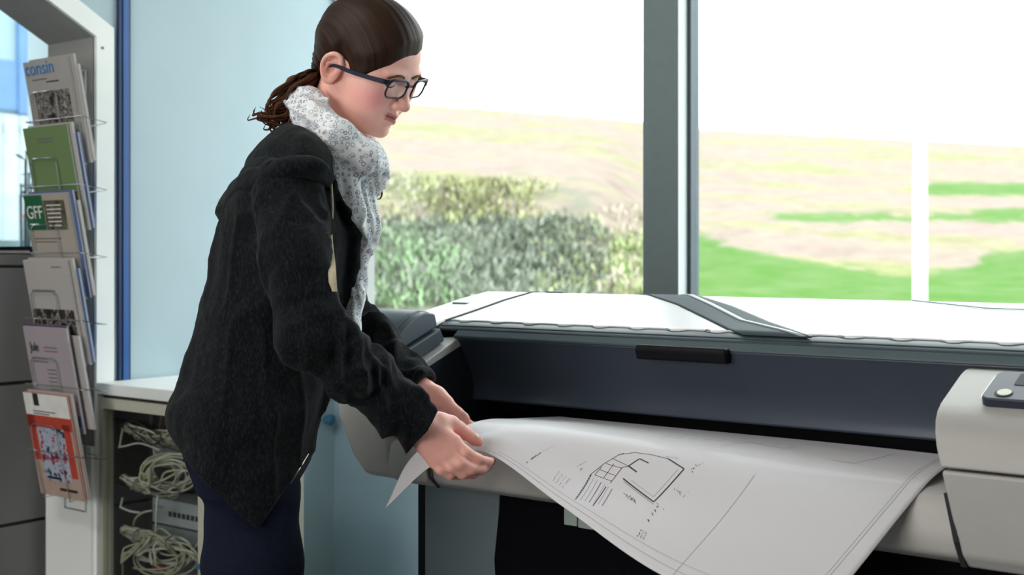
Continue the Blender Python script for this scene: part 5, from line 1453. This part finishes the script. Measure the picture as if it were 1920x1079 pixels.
sc_.chain([P_(632, 300, -.070), P_(650, 350, -.068), P_(664, 400, -.055), P_(672, 440, -.035)], [.022, .020, .018, .016], .012)
sc_.chain([P_(660, 330, .04), P_(660, 400, .05), P_(662, 460, .04)], [.03, .03, .02], .02)
flow = [P_(575, 190, .0), P_(600, 218, -.045), P_(640, 258, -.066), P_(690, 300, -.04), P_(690, 360, -.01), P_(684, 440, -.01), P_(668, 520, -.015), P_(652, 650, -.04)]
def scarf_post(P, D):
    near = np.abs(D) < .02
    if near.any():
        q = P[near];         wz = sstep(P_(0, 345)[2], P_(0, 285)[2], q[:, 2])
        ca_ = np.stack([(q[:, 0] * .57 + q[:, 2] * .82) * 42, q[:, 1] * 16, (q[:, 0] * .82 - q[:, 2] * .57) * 7], 1); cb_ = np.stack([q[:, 0] * 46 + q[:, 2] * 9, q[:, 1] * 34, q[:, 2] * 8], 1)
        n = vnoise(ca_, 1.0, 6) * wz + vnoise(cb_, 1.0, 6) * (1 - wz)
        n2 = vnoise(ca_ * 1.9, 1.0, 8) * wz + vnoise(cb_ * 1.9, 1.0, 8) * (1 - wz)
        D = D.copy(); D[near] = D[near] + .0135 * np.abs(n) - .004 + .0050 * np.abs(n2) + .002 * np.abs(vnoise(q * np.array([30, 30, 50]), 1.0, 12))
    return D.astype(np.float32)
sc_.post = scarf_post
V, Q = mesh_sdf(sc_.eval, np.array([-.02, -.16, .96]), np.array([.33, .20, 1.48]), .0026, slack=.02)
V, Q = keep_main(V, Q); V = relax(V, Q, 2)
b, s, rad = seg_s(V.astype(np.float32), [p for p in flow])
ang = np.arctan2(rad @ np.array([.0, -1.0, .0]), rad @ np.array([-.6, 0, .8]))
uv = np.stack([s, ang * .034, s * 0], 1)
scarf = np_mesh('scarf', V, Q, scarfmat(), person, attrs={'uvs': uv})

# ---- hair
def hairmat(name, c0, c1):
    m, nt, out = newmat(name)
    p = N(nt, 'ShaderNodeBsdfPrincipled'); nt.links.new(p.outputs[0], out.inputs[0]); setin(p, Roughness=.5); p.inputs['Specular IOR Level'].default_value = .2
    at = N(nt, 'ShaderNodeAttribute'); at.attribute_name = 'strand'
    nz = N(nt, 'ShaderNodeTexNoise'); setin(nz, Scale=1.0, Detail=4, Roughness=.7); nt.links.new(at.outputs['Vector'], nz.inputs['Vector'])
    cr = N(nt, 'ShaderNodeValToRGB'); e = cr.color_ramp.elements; e[0].position = .35; e[0].color = (*c0, 1); e[1].position = .68; e[1].color = (*c1, 1)
    nt.links.new(nz.outputs[0], cr.inputs[0]); nt.links.new(cr.outputs[0], p.inputs['Base Color'])
    bp = N(nt, 'ShaderNodeBump'); setin(bp, Strength=.6, Distance=.0015); nt.links.new(nz.outputs[0], bp.inputs['Height']); nt.links.new(bp.outputs[0], p.inputs['Normal'])
    return m
M_hair = hairmat('hair_dark_brown', (.012, .0052, .0028), (.044, .018, .0085)); M_tail = hairmat('hair_tail_brown', (.030, .010, .005), (.13, .050, .022))
POLE = np.array([-.088, 0, -.055])
def strand_coord(h):
    """constant along strands that run back to the tie"""
    v = h - POLE; v = v / (np.linalg.norm(v, axis=1)[:, None] + 1e-6)
    phi = np.arctan2(v[:, 1], v[:, 2] * .8 + v[:, 0] * .6); r = np.linalg.norm(h - POLE, axis=1)
    return phi, r
hr = SDF()
hr.ell(H(-.006, 0, .034), (.1000, .0810, .0840), .02, MH).ell(H(-.038, 0, .008), (.062, .068, .068), .03, MH)
hr.cap(H(-.060, 0, -.030), H(-.092, 0, -.058), .045, .020, .03)
hx = np.array([-.12, -.085, -.06, -.034, -.022, -.008, .008, .022, .045, .075, .092, .12]); hz = np.array([-.090, -.084, -.070, -.046, -.014, .004, .000, -.016, -.010, .024, .060, .110])
def hair_post(P, D):
    h = toH(P)
    g = h[:, 2] - np.interp(h[:, 0], hx, hz) - .032 * sstep(.0, .040, h[:, 1]) * sstep(.02, .06, h[:, 0])
    phi, r = strand_coord(h)
    n = vnoise(np.stack([np.cos(phi) * 16, np.sin(phi) * 16, r * 9], 1), 1.0, 13); n2 = vnoise(np.stack([np.cos(phi) * 40, np.sin(phi) * 40, r * 12], 1), 1.0, 14)
    near = np.abs(D) < .02
    D = np.where(near, D - .0022 * n - .0009 * n2, D)
    tp_ = sstep(.0, .045, g).astype(np.float32)
    D = D + .012 * (1 - tp_)
    D1 = hs.eval(P, None) - (.0022 + .0065 * tp_)
    kk = .012; hh = np.maximum(kk - np.abs(D - D1), 0) / kk; D = np.minimum(D, D1) - hh * hh * kk * .25
    gg = -g * .8
    k = .010; hh = np.maximum(k - np.abs(D - gg), 0) / k
    return (np.maximum(D, gg) + hh * hh * k * .25).astype(np.float32)
hs = SDF(); hs.ops = body.ops[HEAD0:HEAD1]
hr.post = hair_post
c = OH
V, Q = mesh_sdf(hr.eval, c - np.array([.16, .15, .14]), c + np.array([.16, .15, .16]), .0026, slack=.02)
V, Q = keep_main(V, Q)
h = (V - OH) @ MH.T; phi, r = strand_coord(h)
hair = np_mesh('hair', V, Q, M_hair, person, attrs={'strand': np.stack([np.cos(phi) * 24, np.sin(phi) * 24, r * 6], 1)})
rg = np.random.default_rng(3)
# pony tail: many tapered locks
tailc = [H(-.090, 0, -.060), P_(572, 152, .035), P_(548, 168, .030), P_(533, 192, .025), P_(521, 214, .02), P_(505, 228, .02)]
VV, FF, AA = [], [], []
def lock(pts, r0, seed):
    Pp = spline(pts, 6); nn_ = len(Pp); K = 6; t0 = None; b = len(VV); nx = np.array([0, 1.0, 0])
    for i, p in enumerate(Pp):
        t = Pp[min(i + 1, nn_ - 1)] - Pp[max(i - 1, 0)]; t = t / (np.linalg.norm(t) + 1e-9); nx = nx - t * (nx @ t); nx /= np.linalg.norm(nx); ny = np.cross(t, nx)
        u = i / (nn_ - 1); rr = r0 * min(1, .35 + u * 4) * (1 - u ** 3 * .9)
        for k in range(K):
            a = 2 * math.pi * k / K; VV.append(p + (nx * math.cos(a) + ny * math.sin(a)) * rr); AA.append((seed * 3.7 + math.cos(a) * 2.5, math.sin(a) * 2.5, u * 2))
    for i in range(nn_ - 1):
        for k in range(K): FF.append((b + i * K + k, b + i * K + (k + 1) % K, b + (i + 1) * K + (k + 1) % K, b + (i + 1) * K + k))
for q in range(46):
    a = rg.uniform(0, 6.283); rad = math.sqrt(rg.uniform(0, 1)); off = np.array([math.cos(a), rg.uniform(-1, 1), math.sin(a)]) * rad
    wv = rg.uniform(0, 6.28); pts = []
    for i, p in enumerate(tailc):
        s = [.006, .016, .020, .019, .015, .011][i]
        pts.append(p + off * s + np.array([math.sin(wv + i * 1.7), math.cos(wv + i * 1.3), math.cos(wv + i * 2.0)]) * .003 * i * .7)
    if rg.random() < .5:
        e = pts[-1]; pts.append(e + np.array([-.010 - rg.uniform(0, .008), rg.uniform(-.01, .01), .0 + rg.uniform(-.006, .006)])); pts.append(pts[-1] + np.array([.004, 0, .010]))
    else: pts[-1] = pts[-1] + np.array([rg.uniform(-.002, .012), 0, rg.uniform(-.006, .012)])
    lock(pts, rg.uniform(.0026, .0050), q)
# a stray loop behind, wisps and the lock that shows beyond the scarf
lock([P_(530, 165, .02), P_(508, 182, .02), P_(497, 205, .02), P_(500, 224, .02), P_(512, 230, .02)], .0009, 60)
nV, nF = len(VV), len(FF)
lock([P_(690, 352, .06), P_(708, 352, .06), P_(716, 362, .06), P_(712, 373, .06), P_(702, 372, .06)], .0022, 61)
lock([P_(690, 345, .062), P_(706, 350, .062), P_(713, 358, .062), P_(711, 368, .062)], .0018, 62)
np_mesh('ponytail', np.array(VV[:nV]), np.array(FF[:nF]), M_tail, hair, attrs={'strand': np.array(AA[:nV])})
np_mesh('loose_lock', np.array(VV[nV:]), np.array(FF[nF:]) - nV, M_tail, hair, attrs={'strand': np.array(AA[nV:])})

# ---- glasses
M_rim = pm('glasses_navy', (.007, .009, .028), .35, .1, 60, spec=.35); M_lens = glassmat('lens_glass', (.97, .97, .98), .03)
gl = empty('glasses', (0, 0, 0)); gl.parent = person; del_ = None
def lens_pts(y, w, hh, r, n=7, grow=0.0):
    wr = R(10); out = []
    for (a, b) in rrect(0, 0, w + grow, hh + grow, r + grow / 2, n):
        b2 = b; 
        out.append(H(.0965 - abs(0) - (a + .002) * math.sin(wr) - .0 + b2 * .10, y * (.0335 + a * math.cos(wr)), -.0085 + b2))
    return out
for y in (-1, 1):
    lp = lens_pts(y, .048, .033, .012)
    MB().tube(lp + [lp[0], lp[1]], .0017, 8, cap=False).build('rim', M_rim, gl, world=False)
    top = [p for p in lens_pts(y, .051, .034, .012)]
    ys_ = sorted(range(len(top)), key=lambda i: -((top[i] - OH) @ Uh))[:len(top) // 2]
    up = sorted([top[i] for i in ys_], key=lambda p: (p - OH) @ Lh)
    MB().tube(up, .0023, 8).build('brow_bar', M_rim, gl, world=False)
    m = MB(); c = sum(lens_pts(y, .048, .033, .012)) / len(lp); n0 = len(lp)
    m.add(lp + [c + Fh * .0012], [(i, (i + 1) % n0, n0) for i in range(n0)]); m.build('lens', M_lens, gl, world=False, fix=False)
    tpts = [H(.0925, .0590 * y, .004), H(.088, .0655 * y, .003), H(.06, .0715 * y, -.002), H(.02, .0765 * y, -.008), H(-.006, .0790 * y, -.010), H(-.022, .0790 * y, -.018), H(-.030, .0780 * y, -.032)]
    m = MB(); sp_ = spline(tpts, 5); vs = []
    for i, p in enumerate(sp_):
        u = i / (len(sp_) - 1); hh = .0048 * (1 - u) + .0022 * u; tk = .0013
        vs += [p + Uh * hh + Lh * tk, p + Uh * hh - Lh * tk, p - Uh * hh - Lh * tk, p - Uh * hh + Lh * tk]
    m.add(vs, [(i * 4 + k, i * 4 + (k + 1) % 4, i * 4 + 4 + (k + 1) % 4, i * 4 + 4 + k) for i in range(len(sp_) - 1) for k in range(4)] + [(0, 1, 2, 3), tuple(len(vs) - 4 + k for k in range(4))])
    m.build('temple', M_rim, gl, world=False)
MB().tube([H(*p) for p in spline([(.0965, -.0095, -.004), (.0995, -.004, -.001), (.0995, .004, -.001), (.0965, .0095, -.004)], 4)], .0018, 8).build('bridge', M_rim, gl, world=False)
# ================================================================== CAMERA AND LIGHT
cd = bpy.data.cameras.new('camera'); cam = bpy.data.objects.new('camera', cd); COL.objects.link(cam)
cam.location = CAM; cam.rotation_euler = (R(90), 0, ALPHA)
cd.sensor_width = 36.0; cd.lens = F / 1920 * 36.0; cd.shift_x = 0.0; cd.shift_y = (HY - 539.5) / 1920.0
cd.clip_start = .05; cd.clip_end = 300
cd.dof.use_dof = True; cd.dof.focus_distance = 2.28; cd.dof.aperture_fstop = 4.5
SC.camera = cam

wd_ = bpy.data.worlds.new('sky'); SC.world = wd_; wd_.use_nodes = True
nt = wd_.node_tree; bg = nt.nodes['Background']; bg.inputs[0].default_value = (.93, .975, 1.0, 1); 
tc = N(nt, 'ShaderNodeTexCoord'); sx = N(nt, 'ShaderNodeSeparateXYZ'); nt.links.new(tc.outputs['Generated'], sx.inputs[0])
mr = N(nt, 'ShaderNodeMapRange'); setin(mr, From_Min=0.0, From_Max=1.0, To_Min=2.7, To_Max=8.2); nt.links.new(sx.outputs[2], mr.inputs[0]); nt.links.new(mr.outputs[0], bg.inputs[1])

def area(name, loc, size, power, col=(1, 1, 1), rot=(0, 0, 0)):
    l = bpy.data.lights.new(name, 'AREA'); l.shape = 'RECTANGLE'; l.size, l.size_y = size; l.energy = power; l.color = col
    o = bpy.data.objects.new(name, l); o.location = loc; o.rotation_euler = rot; COL.objects.link(o); return o
LIGHTS = [area('ceiling_fill', (-1.9, .9, 2.76), (1.2, .5), 6, (1, .95, .88)), area('ceiling_fill', (-2.0, .05, 2.76), (1.2, .5), 22, (1, .95, .88)),  # area lights added without fixtures to brighten person and magazine rack
          area('back_fill', (-1.25, YB + .03, 1.65), (1.7, 1.6), 68, (1, .98, .95), (R(90), 0, 0)),  # added fill from the windowless back wall for camera-facing sides
          area('ceiling_fill', (-5.0, 1.4, 2.76), (.6, .6), 6, (1, .96, .9))]
SC.view_settings.view_transform = 'Standard'; SC.view_settings.look = 'None'; SC.view_settings.gamma = 1.0; SC.view_settings.exposure = 0.0; SC.view_settings.use_curve_mapping = False
SC.cycles.max_bounces = 8; SC.cycles.transparent_max_bounces = 12; SC.cycles.sample_clamp_indirect = 6
